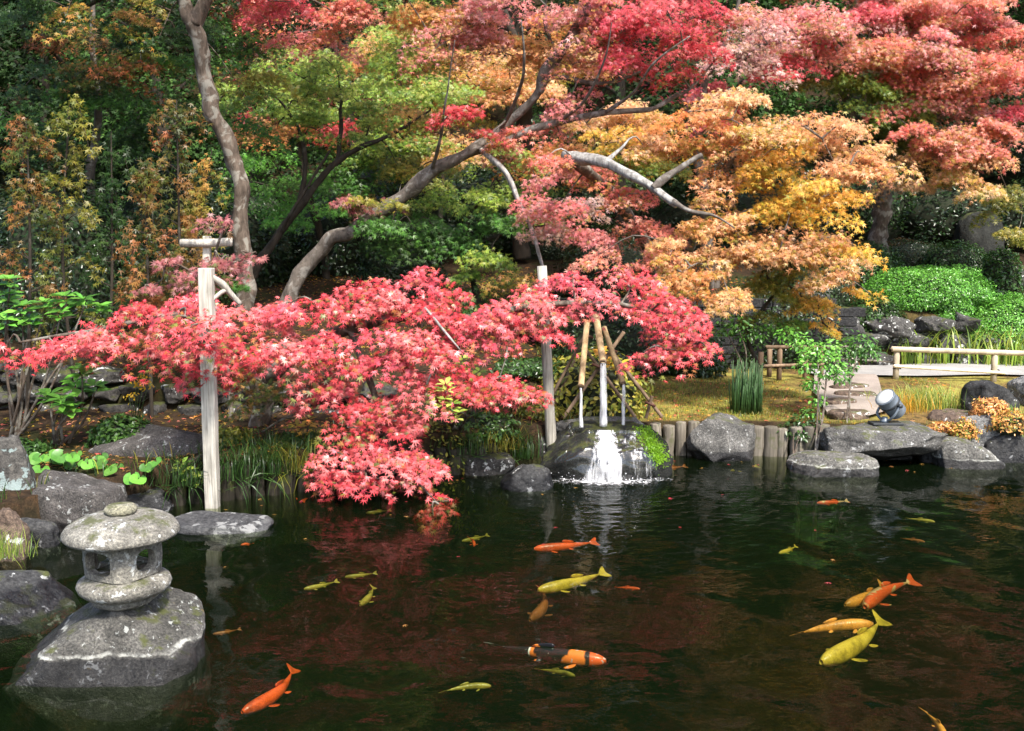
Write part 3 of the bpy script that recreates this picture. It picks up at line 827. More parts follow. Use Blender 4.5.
# ------------------------------------------------------------------ the tall maples on the slope
tree('maple_tree', 'tall coral and red maple with a long grey trunk leaning over the slope',
     [('trunk', [(284, 318, 13.0, .125), (294, 294, 13.0, .105), (308, 266, 13.0, .095), (330, 240, 12.95, .088), (350, 232, 12.9, .082), (372, 217, 12.8, .075), (404, 196, 12.7, .085), (432, 172, 12.6, .08), (465, 153, 12.5, .068), (500, 131, 12.4, .058), (533, 98, 12.3, .05), (548, 72, 12.2, .065), (570, 36, 12.1, .05), (590, 0, 12.0, .04), (600, -50, 12.0, .025)]),
      ('limb', [(470, 152, 12.5, .05), (515, 138, 12.3, .042), (560, 121, 12.1, .038), (605, 113, 12.0, .034), (650, 109, 11.9, .028), (672, 98, 11.9, .026), (690, 88, 11.8, .018), (715, 60, 11.8, .010)]),
      ('limb', [(540, 92, 12.25, .04), (556, 78, 12.1, .03), (600, 84, 11.9, .02), (640, 72, 11.8, .012)]),
      ('limb', [(500, 131, 12.4, .03), (516, 100, 11.9, .022), (524, 64, 11.4, .015), (521, 20, 11.2, .007)]),
      ('limb', [(605, 113, 12.0, .024), (634, 92, 11.6, .017), (655, 62, 11.2, .012), (690, 36, 11.0, .005)]),
      ('limb', [(560, 121, 12.1, .024), (584, 100, 11.6, .017), (604, 62, 11.2, .011), (612, 22, 11.0, .005)]),
      ('limb', [(432, 172, 12.6, .026), (440, 140, 12.1, .018), (446, 100, 11.7, .012), (455, 40, 11.4, .005)]),
      ('limb', [(548, 72, 12.2, .04), (552, 50, 12.3, .03), (545, 22, 12.3, .02), (548, -10, 12.3, .012)]),
      ('limb', [(480, 150, 12.4, .03), (505, 172, 12.2, .032), (520, 205, 12.1, .028), (535, 240, 12.0, .024), (545, 275, 11.9, .015)], BARK_WHITE)],
     [(290, 8, 12.2, 60, 22, 'hotpink'), (350, 18, 12.4, 50, 24, 'coral'), (300, 40, 12.5, 45, 14, 'pink'), (425, 22, 12.5, 55, 26, 'orange'), (470, 45, 12.4, 48, 24, 'pink'), (500, 12, 12.2, 50, 22, 'pink'), (520, 55, 12.6, 40, 22, 'orange'),
      (600, 20, 11.9, 55, 28, 'pink'), (655, 30, 11.8, 60, 32, 'hotpink'), (690, 15, 11.8, 50, 26, 'hotpink'), (640, 68, 11.8, 48, 20, 'hotpink'), (690, 62, 11.7, 40, 20, 'hot'), (600, 55, 12.0, 36, 18, 'coral'),
      (470, 108, 12.1, 30, 20, 'hot'), (485, 128, 12.0, 16, 10, 'hot'), (530, 140, 12.3, 36, 18, 'coral'), (560, 150, 12.2, 30, 14, 'orange'), (575, 100, 12.2, 30, 12, 'pink'), (410, 60, 12.8, 40, 18, 'lime'), (740, 8, 12.0, 30, 16, 'pink'),
      (380, -30, 12.4, 90, 26, 'lime'), (520, -40, 12.2, 90, 28, 'green'), (660, -40, 12.0, 90, 28, 'hot'), (270, -40, 12.4, 60, 26, 'coral')],
     BARK_GREY, leaf=.047, cov=2.0, shape=STAR5, seed=3, sub_r=.36)

tree('maple_tree', 'maple with a forked mottled trunk rising behind the white post',
     [('trunk', [(243, 315, 11.4, .125), (243, 280, 11.4, .105), (240, 235, 11.4, .092), (239, 190, 11.4, .085), (228, 150, 11.4, .088), (212, 110, 11.3, .084), (205, 70, 11.3, .078), (197, 35, 11.2, .082), (192, 15, 11.2, .08)]),
      ('limb', [(196, 25, 11.2, .08), (184, 2, 11.2, .065), (168, -30, 11.2, .05), (150, -70, 11.2, .03)]),
      ('limb', [(196, 25, 11.2, .08), (206, -5, 11.2, .065), (218, -45, 11.2, .05), (235, -80, 11.2, .03)])],
     [(150, -30, 11.2, 90, 30, 'green'), (250, -45, 11.2, 80, 28, 'coral'), (110, 15, 11.8, 55, 20, 'mixed'), (60, 12, 11.8, 50, 18, 'green'), (150, 45, 12.0, 45, 16, 'green'), (110, 75, 12.0, 45, 22, 'rust'), (40, -40, 11.4, 90, 30, 'green'), (255, 75, 12.2, 36, 14, 'olive')],
     BARK_BROWN, leaf=.05, cov=1.9, seed=4)

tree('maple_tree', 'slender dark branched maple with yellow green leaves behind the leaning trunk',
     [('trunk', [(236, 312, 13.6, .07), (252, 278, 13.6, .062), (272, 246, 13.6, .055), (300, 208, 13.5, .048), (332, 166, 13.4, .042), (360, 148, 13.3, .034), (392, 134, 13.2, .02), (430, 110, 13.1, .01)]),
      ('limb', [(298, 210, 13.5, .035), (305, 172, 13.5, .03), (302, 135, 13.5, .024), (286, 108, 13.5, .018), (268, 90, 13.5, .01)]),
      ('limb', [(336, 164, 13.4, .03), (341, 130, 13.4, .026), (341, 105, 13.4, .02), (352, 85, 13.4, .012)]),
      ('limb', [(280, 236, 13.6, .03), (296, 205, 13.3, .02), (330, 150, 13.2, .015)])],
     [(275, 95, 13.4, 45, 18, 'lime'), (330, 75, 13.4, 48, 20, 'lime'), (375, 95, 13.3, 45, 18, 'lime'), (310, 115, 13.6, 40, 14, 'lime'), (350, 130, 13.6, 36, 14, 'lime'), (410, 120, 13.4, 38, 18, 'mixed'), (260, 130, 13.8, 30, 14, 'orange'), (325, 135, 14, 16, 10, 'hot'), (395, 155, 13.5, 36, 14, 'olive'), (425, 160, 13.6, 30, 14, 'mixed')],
     BARK_DARK, leaf=.044, cov=1.7, seed=5)  # dark bark colour stands in for the shade on these branches

tree('maple_tree', 'orange and gold maple with bleached bare boughs above the cascade',
     [('trunk', [(668, 330, 14.6, .13), (660, 290, 14.3, .11), (648, 250, 13.6, .09), (620, 205, 12.6, .075), (592, 175, 11.9, .065), (566, 159, 11.3, .06)], BARK_BROWN),
      ('limb', [(564, 158, 11.25, .062), (585, 160, 11.0, .06), (608, 163, 10.8, .058), (632, 177, 10.6, .054), (655, 190, 10.4, .046), (676, 206, 10.2, .034)], BARK_WHITE),
      ('limb', [(606, 163, 10.8, .03), (618, 152, 10.9, .02), (628, 140, 11.0, .01)], BARK_WHITE),
      ('limb', [(672, 202, 10.2, .03), (690, 212, 10.1, .02), (715, 216, 10.1, .012), (735, 228, 10.2, .006)], BARK_GREY),
      ('limb', [(652, 188, 10.4, .045), (666, 176, 10.4, .036), (682, 166, 10.4, .03), (702, 155, 10.4, .024)], BARK_GREY),
      ('limb', [(662, 300, 14.2, .06), (700, 230, 12.6, .05), (728, 165, 11.3, .042), (745, 142, 11.2, .034), (770, 132, 11.0, .024), (795, 123, 10.9, .018), (822, 138, 10.8, .010)], BARK_GREY)],
     [(640, 145, 11.6, 50, 16, 'peach'), (690, 130, 11.3, 42, 22, 'orange'), (735, 112, 11.2, 45, 22, 'peach'), (780, 120, 11.1, 50, 28, 'peach'), (830, 140, 11.1, 45, 22, 'peach'), (870, 148, 11.0, 28, 12, 'peach'), (860, 175, 11.0, 34, 14, 'peach'),
      (800, 160, 11.0, 45, 26, 'gold'), (845, 195, 10.9, 30, 14, 'gold'), (770, 190, 11.0, 48, 26, 'gold'), (720, 180, 11.2, 40, 24, 'peach'), (700, 215, 11.1, 40, 20, 'orange'), (760, 225, 11.0, 44, 22, 'peach'), (810, 215, 10.9, 35, 16, 'gold'),
      (620, 195, 11.9, 40, 14, 'coral'), (640, 230, 11.6, 30, 12, 'coral'), (690, 250, 10.9, 36, 22, 'peach'), (735, 262, 10.8, 42, 24, 'peach'), (690, 285, 10.7, 32, 18, 'orange'), (740, 295, 10.7, 26, 16, 'peach'), (815, 250, 10.8, 34, 14, 'peach'), (850, 268, 10.8, 30, 12, 'peach'),
      (862, 290, 10.75, 12, 8, 'gold'), (660, 262, 11.2, 24, 12, 'coral'), (750, 145, 11.5, 40, 18, 'orange'), (560, 205, 12, 40, 16, 'pink'), (540, 225, 12, 34, 14, 'pale'), (590, 240, 11.9, 36, 12, 'pink'), (600, 262, 11.2, 30, 10, 'coral'), (575, 175, 12.2, 40, 12, 'coral'), (885, 165, 10.9, 22, 12, 'peach'), (840, 165, 10.9, 36, 16, 'peach'), (830, 185, 10.8, 34, 14, 'gold'), (800, 240, 10.8, 36, 16, 'peach'), (845, 250, 10.75, 28, 12, 'gold'), (770, 255, 10.8, 36, 18, 'peach'), (835, 280, 10.7, 22, 11, 'peach'), (556, 162, 10.9, 24, 12, 'coral'), (548, 178, 11.2, 24, 10, 'pink')],
     BARK_GREY, leaf=.044, cov=2.1, seed=6, sub_r=.3, under=.3)

tree('maple_tree', 'small maple with drooping olive and gold leaves beside the horsetails',
     [('trunk', [(752, 400, 11.6, .035), (756, 365, 11.6, .03), (748, 335, 11.6, .026), (770, 300, 11.5, .02), (795, 275, 11.4, .012)]),
      ('limb', [(752, 345, 11.6, .02), (742, 320, 11.6, .016), (735, 300, 11.6, .01)])],
     [(792, 270, 11.3, 26, 22, 'olive'), (775, 300, 11.3, 28, 20, 'olive'), (805, 305, 11.2, 20, 26, 'gold'), (822, 325, 11.2, 10, 12, 'gold'), (790, 315, 11.3, 14, 14, 'lime'), (760, 280, 11.5, 20, 12, 'olive')],
     BARK_DARK, leaf=.042, cov=2.0, seed=7, sub_r=.2)

tree('maple_tree', 'wide pink red maple with a straight brown trunk above the azaleas',
     [('trunk', [(882, 268, 17.0, .17), (880, 240, 17.0, .15), (882, 205, 17.0, .14), (886, 170, 16.9, .12), (900, 120, 16.7, .10), (922, 65, 16.5, .07), (940, 10, 16.3, .04)]),
      ('limb', [(884, 180, 16.9, .08), (860, 130, 16.5, .06), (835, 80, 16.0, .045), (810, 40, 15.6, .03)]),
      ('limb', [(890, 150, 16.8, .07), (930, 120, 16.4, .05), (970, 105, 16.0, .04), (1010, 90, 15.8, .02)])],
     [(790, 40, 15.4, 45, 22, 'pink'), (835, 22, 15.6, 55, 26, 'hotpink'), (890, 15, 16.0, 60, 28, 'pink'), (960, 20, 16.0, 65, 32, 'pink'), (1015, 40, 15.8, 45, 36, 'coral'), (860, 55, 15.6, 44, 18, 'coral'), (830, 75, 15.8, 36, 16, 'olive'), (800, 62, 15.4, 24, 14, 'hot'), (880, 85, 16.4, 50, 22, 'olive'),
      (930, 78, 15.4, 52, 24, 'coral'), (985, 95, 15.4, 48, 24, 'pink'), (1020, 110, 15.4, 30, 20, 'hotpink'), (960, 125, 15.2, 50, 16, 'coral'), (1000, 140, 15.2, 34, 18, 'coral'), (920, 110, 15.6, 40, 16, 'coral'), (900, 135, 16.4, 40, 18, 'olive'), (860, 115, 16.6, 30, 22, 'green'),
      (960, 165, 15.1, 48, 12, 'peach'), (925, 160, 15.4, 34, 12, 'peach'), (985, 182, 15.0, 22, 10, 'peach'), (905, 185, 15.8, 30, 12, 'peach'), (1012, 195, 15.6, 22, 24, 'olive'), (1018, 240, 15.2, 20, 24, 'olive'), (870, -30, 15.8, 90, 30, 'coral'), (1000, -35, 15.8, 90, 30, 'hotpink'), (760, -30, 15.6, 60, 28, 'pink'), (880, 40, 15.2, 50, 20, 'coral'), (920, 45, 15.2, 50, 20, 'pink'), (960, 60, 15.1, 46, 20, 'coral'), (1010, 75, 15.0, 36, 20, 'coral'), (850, 90, 15.6, 40, 18, 'lime'), (895, 110, 15.6, 40, 18, 'lime'), (925, 135, 15.2, 42, 16, 'coral'), (975, 150, 15.0, 40, 16, 'coral'), (810, 20, 15.2, 46, 22, 'pink'), (950, 5, 15.4, 60, 22, 'coral')],
     BARK_BROWN, leaf=.052, cov=2.5, seed=8, sub_r=.4, lean=1.0, depthk=.6)

tree('maple_tree', 'pale silvery pink maple between the red and coral crowns at the top',
     [('trunk', [(716, 330, 15.6, .10), (706, 220, 15.4, .085), (698, 140, 15.2, .07), (705, 85, 15.0, .055), (722, 50, 14.8, .045), (735, 15, 14.7, .03), (745, -30, 14.6, .02)]),
      ('limb', [(712, 70, 14.9, .03), (740, 50, 14.7, .024), (768, 44, 14.5, .012)])],
     [(745, 35, 14.6, 34, 22, 'pale'), (770, 58, 14.6, 30, 16, 'pale'), (735, 62, 14.7, 22, 14, 'pale'), (760, 15, 14.6, 30, 16, 'pink'), (775, 78, 14.8, 22, 10, 'hot'), (715, 120, 14.9, 30, 12, 'hotpink'), (700, 105, 14.9, 20, 10, 'mauve')],
     BARK_GREY, leaf=.05, cov=1.5, seed=9, sub_r=.35)

tree('maple_tree', 'orange yellow maple filling the gap behind the long leaning trunk',
     [('trunk', [(520, 260, 17.0, .15), (518, 200, 17.0, .13), (522, 140, 17.0, .12), (526, 95, 16.9, .11), (520, 60, 16.8, .09), (505, 10, 16.6, .05)], BARK_DARK),
      ('limb', [(524, 110, 16.9, .06), (545, 80, 16.6, .05), (570, 55, 16.4, .03)], BARK_DARK),
      ('limb', [(440, 260, 16.4, .04), (442, 180, 16.3, .035), (440, 110, 16.2, .03), (448, 60, 16.2, .02), (452, 10, 16.1, .012)], BARK_GREY)],
     [(420, 75, 16, 60, 22, 'mixed'), (470, 80, 16.2, 55, 22, 'orange'), (440, 40, 16, 60, 22, 'mixed'), (520, 85, 16.4, 55, 22, 'mixed'), (400, 110, 16.3, 50, 18, 'mixed'), (450, 130, 16.4, 50, 22, 'mixed'), (560, 70, 16.4, 50, 22, 'mixed'), (600, 125, 16.3, 55, 16, 'peach'),
      (540, 165, 16, 50, 18, 'orange'), (420, 165, 16.2, 45, 14, 'olive'), (395, 30, 16, 45, 20, 'lime'), (560, 20, 16, 50, 22, 'orange'), (370, 60, 16.2, 40, 18, 'orange'), (620, 165, 16, 50, 14, 'lime'), (660, 150, 16, 40, 20, 'gold'), (640, 135, 15.6, 40, 14, 'peach'), (350, 195, 16, 20, 10, 'mixed'), (380, 205, 14.5, 20, 10, 'mauve')],
     BARK_DARK, leaf=.055, cov=1.8, seed=10, sub_r=.42)

tree('maple_tree', 'green layered maple in the shade between the mottled and leaning trunks',
     [('trunk', [(330, 300, 15.6, .07), (322, 250, 15.5, .06), (310, 200, 15.3, .05), (300, 150, 15.2, .035), (296, 110, 15.1, .02)]),
      ('limb', [(312, 210, 15.3, .03), (280, 190, 15.0, .02), (255, 182, 14.8, .01)])],
     [(270, 160, 14.8, 40, 12, 'fresh'), (310, 178, 15, 42, 12, 'bright'), (265, 190, 14.6, 38, 10, 'fresh'), (310, 205, 14.8, 44, 10, 'fresh'), (285, 222, 14.4, 40, 9, 'fresh'), (345, 185, 15.2, 34, 12, 'bright'), (330, 155, 15.3, 36, 12, 'bright'), (270, 135, 15.4, 36, 14, 'bright'), (385, 180, 15.2, 34, 12, 'bright')],
     BARK_DARK, leaf=.05, cov=1.8, seed=11, sub_r=.4, flat=.2)

tree('maple_tree', 'yellow green maple lit beside the pale hanging branch',
     [('trunk', [(480, 330, 13.2, .06), (475, 290, 13.1, .05), (465, 255, 13.0, .04), (470, 215, 12.9, .03), (500, 180, 12.8, .018)], BARK_DARK),
      ('limb', [(468, 250, 13.0, .03), (500, 235, 12.6, .02), (545, 225, 12.2, .01)], BARK_DARK)],
     [(440, 215, 13, 40, 18, 'bright'), (480, 195, 12.8, 38, 16, 'lime'), (520, 190, 12.8, 36, 16, 'lime'), (500, 225, 12.6, 38, 16, 'bright'), (470, 240, 12.8, 36, 14, 'bright'), (540, 215, 12.5, 28, 14, 'lime'), (505, 250, 12.4, 30, 12, 'lime'), (430, 250, 13, 36, 12, 'green'), (480, 268, 12.8, 34, 10, 'lime'), (400, 235, 13.2, 34, 14, 'green'), (375, 245, 13.2, 26, 12, 'green'), (365, 200, 12.6, 26, 14, 'mauve'), (360, 225, 12.6, 24, 10, 'green'), (372, 205, 12.3, 26, 10, 'olive'), (385, 225, 12.3, 24, 10, 'bright'), (520, 280, 12.2, 34, 10, 'mixed'), (455, 292, 12.6, 30, 8, 'green')],
     BARK_DARK, leaf=.05, cov=1.8, seed=12, sub_r=.34)

tree('maple_tree', 'fresh yellow green maple glowing behind the slender dark branches',
     [('trunk', [(372, 310, 16.0, .09), (366, 250, 15.9, .08), (352, 190, 15.8, .07), (345, 130, 15.6, .055), (338, 70, 15.4, .04), (330, 20, 15.2, .02)], BARK_DARK),
      ('limb', [(350, 180, 15.8, .04), (390, 140, 15.5, .03), (430, 110, 15.2, .015)], BARK_DARK),
      ('limb', [(346, 140, 15.6, .04), (305, 110, 15.3, .03), (262, 92, 15.0, .015)], BARK_DARK)],
     [(255, 95, 14.9, 46, 22, 'lime'), (305, 62, 15.0, 55, 22, 'lime'), (365, 55, 15.0, 55, 24, 'lime'), (325, 100, 15.0, 50, 20, 'lime'), (380, 100, 15.0, 52, 22, 'lime'), (430, 95, 15.0, 46, 22, 'lime'), (405, 140, 15.0, 48, 20, 'lime'), (455, 150, 15.0, 42, 20, 'peach'), (350, 150, 15.2, 46, 18, 'lime'),
      (430, 190, 14.6, 44, 18, 'lime'), (400, 215, 14.4, 36, 14, 'bright'), (470, 60, 15.2, 50, 24, 'peach'), (410, 40, 15.2, 50, 22, 'peach'), (300, 130, 15.2, 34, 12, 'orange'), (262, 118, 15.3, 24, 10, 'hot'), (330, 130, 14.8, 18, 9, 'hot'), (520, 100, 15.4, 46, 24, 'peach'), (560, 60, 15.4, 46, 24, 'peach'), (500, 160, 15.0, 40, 18, 'lime'), (570, 200, 14.6, 44, 16, 'pale'), (610, 140, 15.0, 44, 18, 'gold'), (640, 105, 15.2, 40, 16, 'peach'), (720, 95, 15.4, 30, 16, 'hotpink')],
     BARK_DARK, leaf=.05, cov=1.7, seed=14, sub_r=.36)
tree('maple_tree', 'shady green maple with fine drooping leaves above the saplings',
     [('trunk', [(95, 320, 13.2, .08), (96, 250, 13.2, .07), (90, 180, 13.1, .06), (98, 110, 13.0, .05), (92, 40, 12.9, .035), (96, -20, 12.8, .02)], BARK_GREY),
      ('limb', [(98, 110, 13.0, .035), (60, 60, 12.8, .025), (30, 30, 12.6, .012)], BARK_DARK),
      ('limb', [(20, 26, 12.2, .02), (50, 22, 12.2, .03), (80, 10, 12.2, .03), (105, -4, 12.2, .03), (130, -20, 12.2, .02)], BARK_DARK)],
     [(40, 75, 12.4, 55, 22, 'green'), (105, 100, 12.4, 58, 22, 'bright'), (165, 95, 12.4, 46, 22, 'green'), (20, 120, 12.6, 40, 18, 'bright'), (130, 60, 12.5, 50, 18, 'olive'), (185, 60, 12.4, 36, 18, 'bright'), (65, 40, 12.6, 50, 18, 'rust'), (150, 135, 12.8, 50, 18, 'green'), (70, 145, 12.8, 50, 18, 'green'), (175, 20, 12.4, 40, 18, 'green'), (10, 15, 12.4, 40, 22, 'green'), (250, 45, 12.6, 36, 16, 'bright'), (240, 130, 13, 30, 16, 'bright')],
     BARK_GREY, leaf=.048, cov=1.6, seed=15, sub_r=.34)

# pink maple spray by the T-shaped support
tree('maple_tree', 'small dusky pink maple around the T-shaped support',
     [('trunk', [(232, 430, 9.9, .03), (226, 360, 9.9, .026), (212, 300, 9.8, .02), (215, 255, 9.8, .014), (225, 225, 9.8, .008)]),
      ('limb', [(212, 290, 9.8, .014), (185, 268, 9.7, .01), (165, 262, 9.6, .006)])],
     [(195, 265, 9.7, 36, 12, 'mauve'), (225, 268, 9.7, 28, 12, 'mauve'), (175, 282, 9.6, 26, 10, 'mauve'), (215, 218, 9.8, 20, 9, 'mauve'), (230, 285, 9.8, 16, 12, 'bright'), (245, 258, 9.8, 14, 6, 'mauve'), (150, 292, 9.6, 20, 8, 'mauve')],
     BARK_BROWN, leaf=.05, cov=1.9, shape=STAR7, seed=13, sub_r=.2)

# ------------------------------------------------------------------ maple saplings with hanging shoots, left
def sapling(label, px, Y, top, bot, w, pal, seed, n=420):
    rng = np.random.default_rng(seed)
    b = P(px, bot, Y); b.z = gz(b.x, Y)
    root = thing('maple_sapling', label, 'sapling', b, 'maple saplings on the shady slope')
    mb = MB(); L = [[] for _ in range(5)]
    stem_top = P(px + rng.uniform(-8, 8), top + 10, Y)
    sp, sr = catmull([(b, .022), (b.lerp(stem_top, .5) + Vector(rng.normal(0, .06, 3)), .016), (stem_top, .005)], 10)
    mb.tube(sp, sr, 6, cap=False)
    for q in range(int(n / 17)):
        k = rng.uniform(.2, 1) ** .8
        a = sp[int(k * (len(sp) - 1))]
        th = rng.uniform(0, 6.28); ln = (w / pxm(Y)) * rng.uniform(.3, 1.15) * (1.25 - .6 * k)
        e = a + Vector((math.cos(th) * ln, math.sin(th) * ln * .8, rng.uniform(-.05, .12)))
        tipp = e + Vector((math.cos(th) * .05, math.sin(th) * .05, -rng.uniform(.08, .3)))
        path, rad = catmull([(a, .007), (a.lerp(e, .6) + Vector((0, 0, .05)), .005), (e, .004), (tipp, .002)], 4)
        mb.tube(path, rad, 4, cap=False)
        base_col = pick(pal, 1, rng, .4)[0]
        m_ = int(rng.integers(30, 52))
        idx_ = rng.integers(len(path) // 3, len(path), m_)
        base = np.array([tuple(path[i_]) for i_ in idx_])
        off = rng.normal(0, .035, (m_, 3))
        L[0].append(base + off)
        L[1].append(np.stack([off[:, 0] * 6, np.full(m_, -.8), np.full(m_, .45)], 1) + rng.normal(0, .5, (m_, 3)))
        L[2].append(np.stack([off[:, 0] * 10, np.full(m_, -.15), np.full(m_, -.9)], 1) + rng.normal(0, .4, (m_, 3)))
        L[3].append(.05 * rng.uniform(.65, 1.25, m_))
        L[4].append(pick(pal, m_, rng, .4) * .45 + base_col * .55)
    mb.build('stem', BARK_DARK, root)
    link_mesh('foliage', leaf_mesh('foliage', *[np.concatenate(a) for a in L], STAR5), LEAF, root)
sapling('orange and green maple sapling at the picture edge, nearest the broad green leaves', 22, 9.9, 110, 330, 30, 'rust', 21)
sapling('mostly green maple sapling second from the picture edge', 72, 10.3, 95, 330, 28, 'olive', 22)
sapling('green maple sapling with a slim pale stem, middle of the row', 108, 10.6, 120, 330, 28, 'green', 23)
sapling('rusty orange maple sapling in front of the green ones', 148, 9.9, 150, 330, 26, 'rust', 24, 520)
sapling('taller orange-tipped maple sapling nearest the mottled trunk', 182, 10.4, 90, 330, 26, 'rust', 25, 520)
sapling('small green maple sapling against the mottled trunk', 212, 10.9, 140, 330, 18, 'mixed', 26, 300)

# ------------------------------------------------------------------ forest on the hill
def forest_proto(kind, seed):
    rng = np.random.default_rng(seed)
    H = 7.0
    mb = MB()
    path, rad = catmull([(Vector((0, 0, -.4)), .22), (Vector((.1, .05, 2)), .18), (Vector((-.05, .1, 4)), .13), (Vector((.1, 0, 6.2)), .05)], 6)
    mb.tube(path, rad, 8, wob=.2)
    for k in range(9):
        z = rng.uniform(1.5, 5.5); a = rng.uniform(0, 6.28)
        e = Vector((math.cos(a) * 2.0, math.sin(a) * 2.0, z + 1.0))
        mb.tube(*catmull([(Vector((0, .05, z - .3)), .06), (e * .5 + Vector((0, 0, z * .45)), .045), (e, .015)], 4), 5)
    tm = mb.mesh('trunk')
    pos, nrm, tip, size, col = [], [], [], [], []
    for _ in range(95):
        z = rng.uniform(1.2, 7.2)
        rr = 2.6 * math.sin(min(1, (7.6 - z) / 4.6) * math.pi / 2) ** .8
        a = rng.uniform(0, 6.28); r = rr * rng.uniform(.35, 1) ** .5
        c = np.array([math.cos(a) * r, math.sin(a) * r, z])
        n = 75
        q = rng.normal(0, 1, (n, 3)) * np.array([.42, .42, .17])
        pos.append(c + q)
        nrm.append(np.array([math.cos(a) * .5, math.sin(a) * .5, .8]) + rng.normal(0, .4, (n, 3)))
        tip.append(np.array([math.cos(a), math.sin(a), -.4]) + rng.normal(0, .5, (n, 3)))
        size.append(rng.uniform(.07, .14, n))
        col.append(pick(kind, n, rng, .3))
    cm = leaf_mesh('crown', *[np.concatenate(x) for x in (pos, nrm, tip, size, col)], CLUMP)
    return tm, cm
FOREST = {}
for k_, (nm, lab) in enumerate((('dark', 'dark evergreen tree on the wooded hill behind the maples'), ('green', 'mid green broadleaf tree on the wooded hill behind the maples'),
                                ('mixed', 'yellowing orange tree on the wooded hill behind the maples'), ('coral', 'coral red maple on the wooded hill behind the others'))):
    FOREST[nm] = forest_proto(nm, 100 + k_) + (lab,)
for t_ in FOREST.values():
    t_[0].materials.append(BARK_DARK); t_[1].materials.append(LEAF_MATTE)
def forest_tree(x, y, kind, s, rz):
    tm, cm, lab = FOREST[kind]
    z = gz(x, y)
    root = thing('forest_tree', lab, 'tree', (x, y, z - .1), {'dark': 'dark evergreens on the hill', 'green': 'green trees on the hill', 'mixed': 'yellowing trees on the hill', 'coral': 'coral maples on the hill'}[kind])
    root.rotation_euler = (0, 0, rz); root.scale = (s, s, s)
    for n_, me in (('trunk', tm), ('crown', cm)):
        o = bpy.data.objects.new(n_, me); COL.objects.link(o); o.parent = root
rf = random.Random(5)
rows = [(19.5, 3.4, -13, 14, .75), (23.5, 3.6, -15, 17, .95), (28.5, 4.2, -18, 20, 1.15), (35, 5, -22, 24, 1.3), (43, 6, -26, 28, 1.5)]
for ri, (yy, dx, xa, xb, sc) in enumerate(rows):
    x = xa
    while x < xb:
        kind = rf.choices(['dark', 'green', 'mixed', 'coral'], [.5, .3, .12, .08] if x < 1 else [.45, .25, .18, .12])[0]
        if ri == 0: kind = rf.choice(['dark', 'dark', 'green'])
        forest_tree(x + rf.uniform(-.8, .8), yy + rf.uniform(-1.2, 1.2), kind, sc * rf.uniform(.85, 1.2), rf.uniform(0, 6.28))
        x += dx * rf.uniform(.8, 1.2)

# ------------------------------------------------------------------ shrubs
def mound(name, label, px, py, Y, rx, ry, pal, seed, leaf=.035, n=7000, depth=.8, zb=None, shape=OVAL, cat='shrub', mat=LEAF_GLOSSY, group=None, lump=.12):
    """a clipped or loose leafy mound: a body of inner twigs and a coat of leaves"""
    rng = np.random.default_rng(seed)
    c = P(px, py, Y); k = pxm(Y)
    Rx, Rz, Ry = rx / k, ry / k, rx / k * depth
    zt = c.z + Rz
    zb = min(gz(c.x, c.y), gz(c.x, c.y - Ry * .7), zt - .1) if zb is None else zb
    c.z = zb + (zt - zb) * .3
    Rz = zt - c.z
    root = thing(name, label, cat, (c.x, c.y, zb), group)
    d = unit(rng.normal(0, 1, (n, 3))); d[:, 2] = np.abs(d[:, 2]) * 1.25 - .4
    d = unit(d)
    nz = np.array([noise.fractal(Vector(q) * 2.2 + Vector((seed, 0, 0)), 1, 2, 3) for q in d])
    rr = (1 + lump * 1.6 * nz) * rng.uniform(.84, 1.05, n)
    pos = np.stack([c.x + d[:, 0] * Rx * rr, c.y + d[:, 1] * Ry * rr, c.z + d[:, 2] * Rz * rr], 1)
    nrm = d + np.array([0, 0, .5]) + rng.normal(0, .5, (n, 3))
    tip = d * .6 + np.array([0, -.1, .2]) + rng.normal(0, .6, (n, 3))
    link_mesh('leaves', leaf_mesh('leaves', pos, nrm, tip, leaf * rng.uniform(.7, 1.3, n), pick(pal, n, rng, .25) * rng.uniform(.8, 1.25, (n, 1)), shape), mat, root)
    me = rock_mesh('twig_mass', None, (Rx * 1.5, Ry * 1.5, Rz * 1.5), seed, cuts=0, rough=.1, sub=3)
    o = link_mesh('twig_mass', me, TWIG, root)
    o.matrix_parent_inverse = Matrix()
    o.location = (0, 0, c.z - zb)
    return root
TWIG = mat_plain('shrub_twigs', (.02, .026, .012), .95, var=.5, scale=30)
mound('azalea', 'largest bright green clipped azalea mound above the boulder wall', 928, 300, 15.6, 62, 34, 'fresh', 31, n=34000, leaf=.034)
mound('azalea', 'bright green azalea mound at the picture edge above the railing', 1008, 330, 14.9, 48, 34, 'fresh', 32, n=26000, leaf=.034)
mound('azalea', 'darker green azalea mound between the gold leaves and the bright mound', 862, 272, 16.4, 42, 26, 'green', 33, n=11000, leaf=.045)
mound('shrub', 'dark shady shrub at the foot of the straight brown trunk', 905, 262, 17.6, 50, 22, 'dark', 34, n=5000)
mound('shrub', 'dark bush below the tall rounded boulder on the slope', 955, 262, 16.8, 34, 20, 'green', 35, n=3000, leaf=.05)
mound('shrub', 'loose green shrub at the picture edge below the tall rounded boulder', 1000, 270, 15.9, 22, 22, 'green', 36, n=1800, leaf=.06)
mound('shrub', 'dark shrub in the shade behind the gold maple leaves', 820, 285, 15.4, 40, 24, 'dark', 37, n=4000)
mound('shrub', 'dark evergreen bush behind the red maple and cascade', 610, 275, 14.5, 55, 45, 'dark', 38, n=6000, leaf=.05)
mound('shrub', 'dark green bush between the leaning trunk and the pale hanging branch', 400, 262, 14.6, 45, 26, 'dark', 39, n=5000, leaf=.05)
mound('shrub', 'dark evergreen bush behind the maple saplings', 60, 260, 12.2, 75, 90, 'dark', 40, n=9000, leaf=.06)
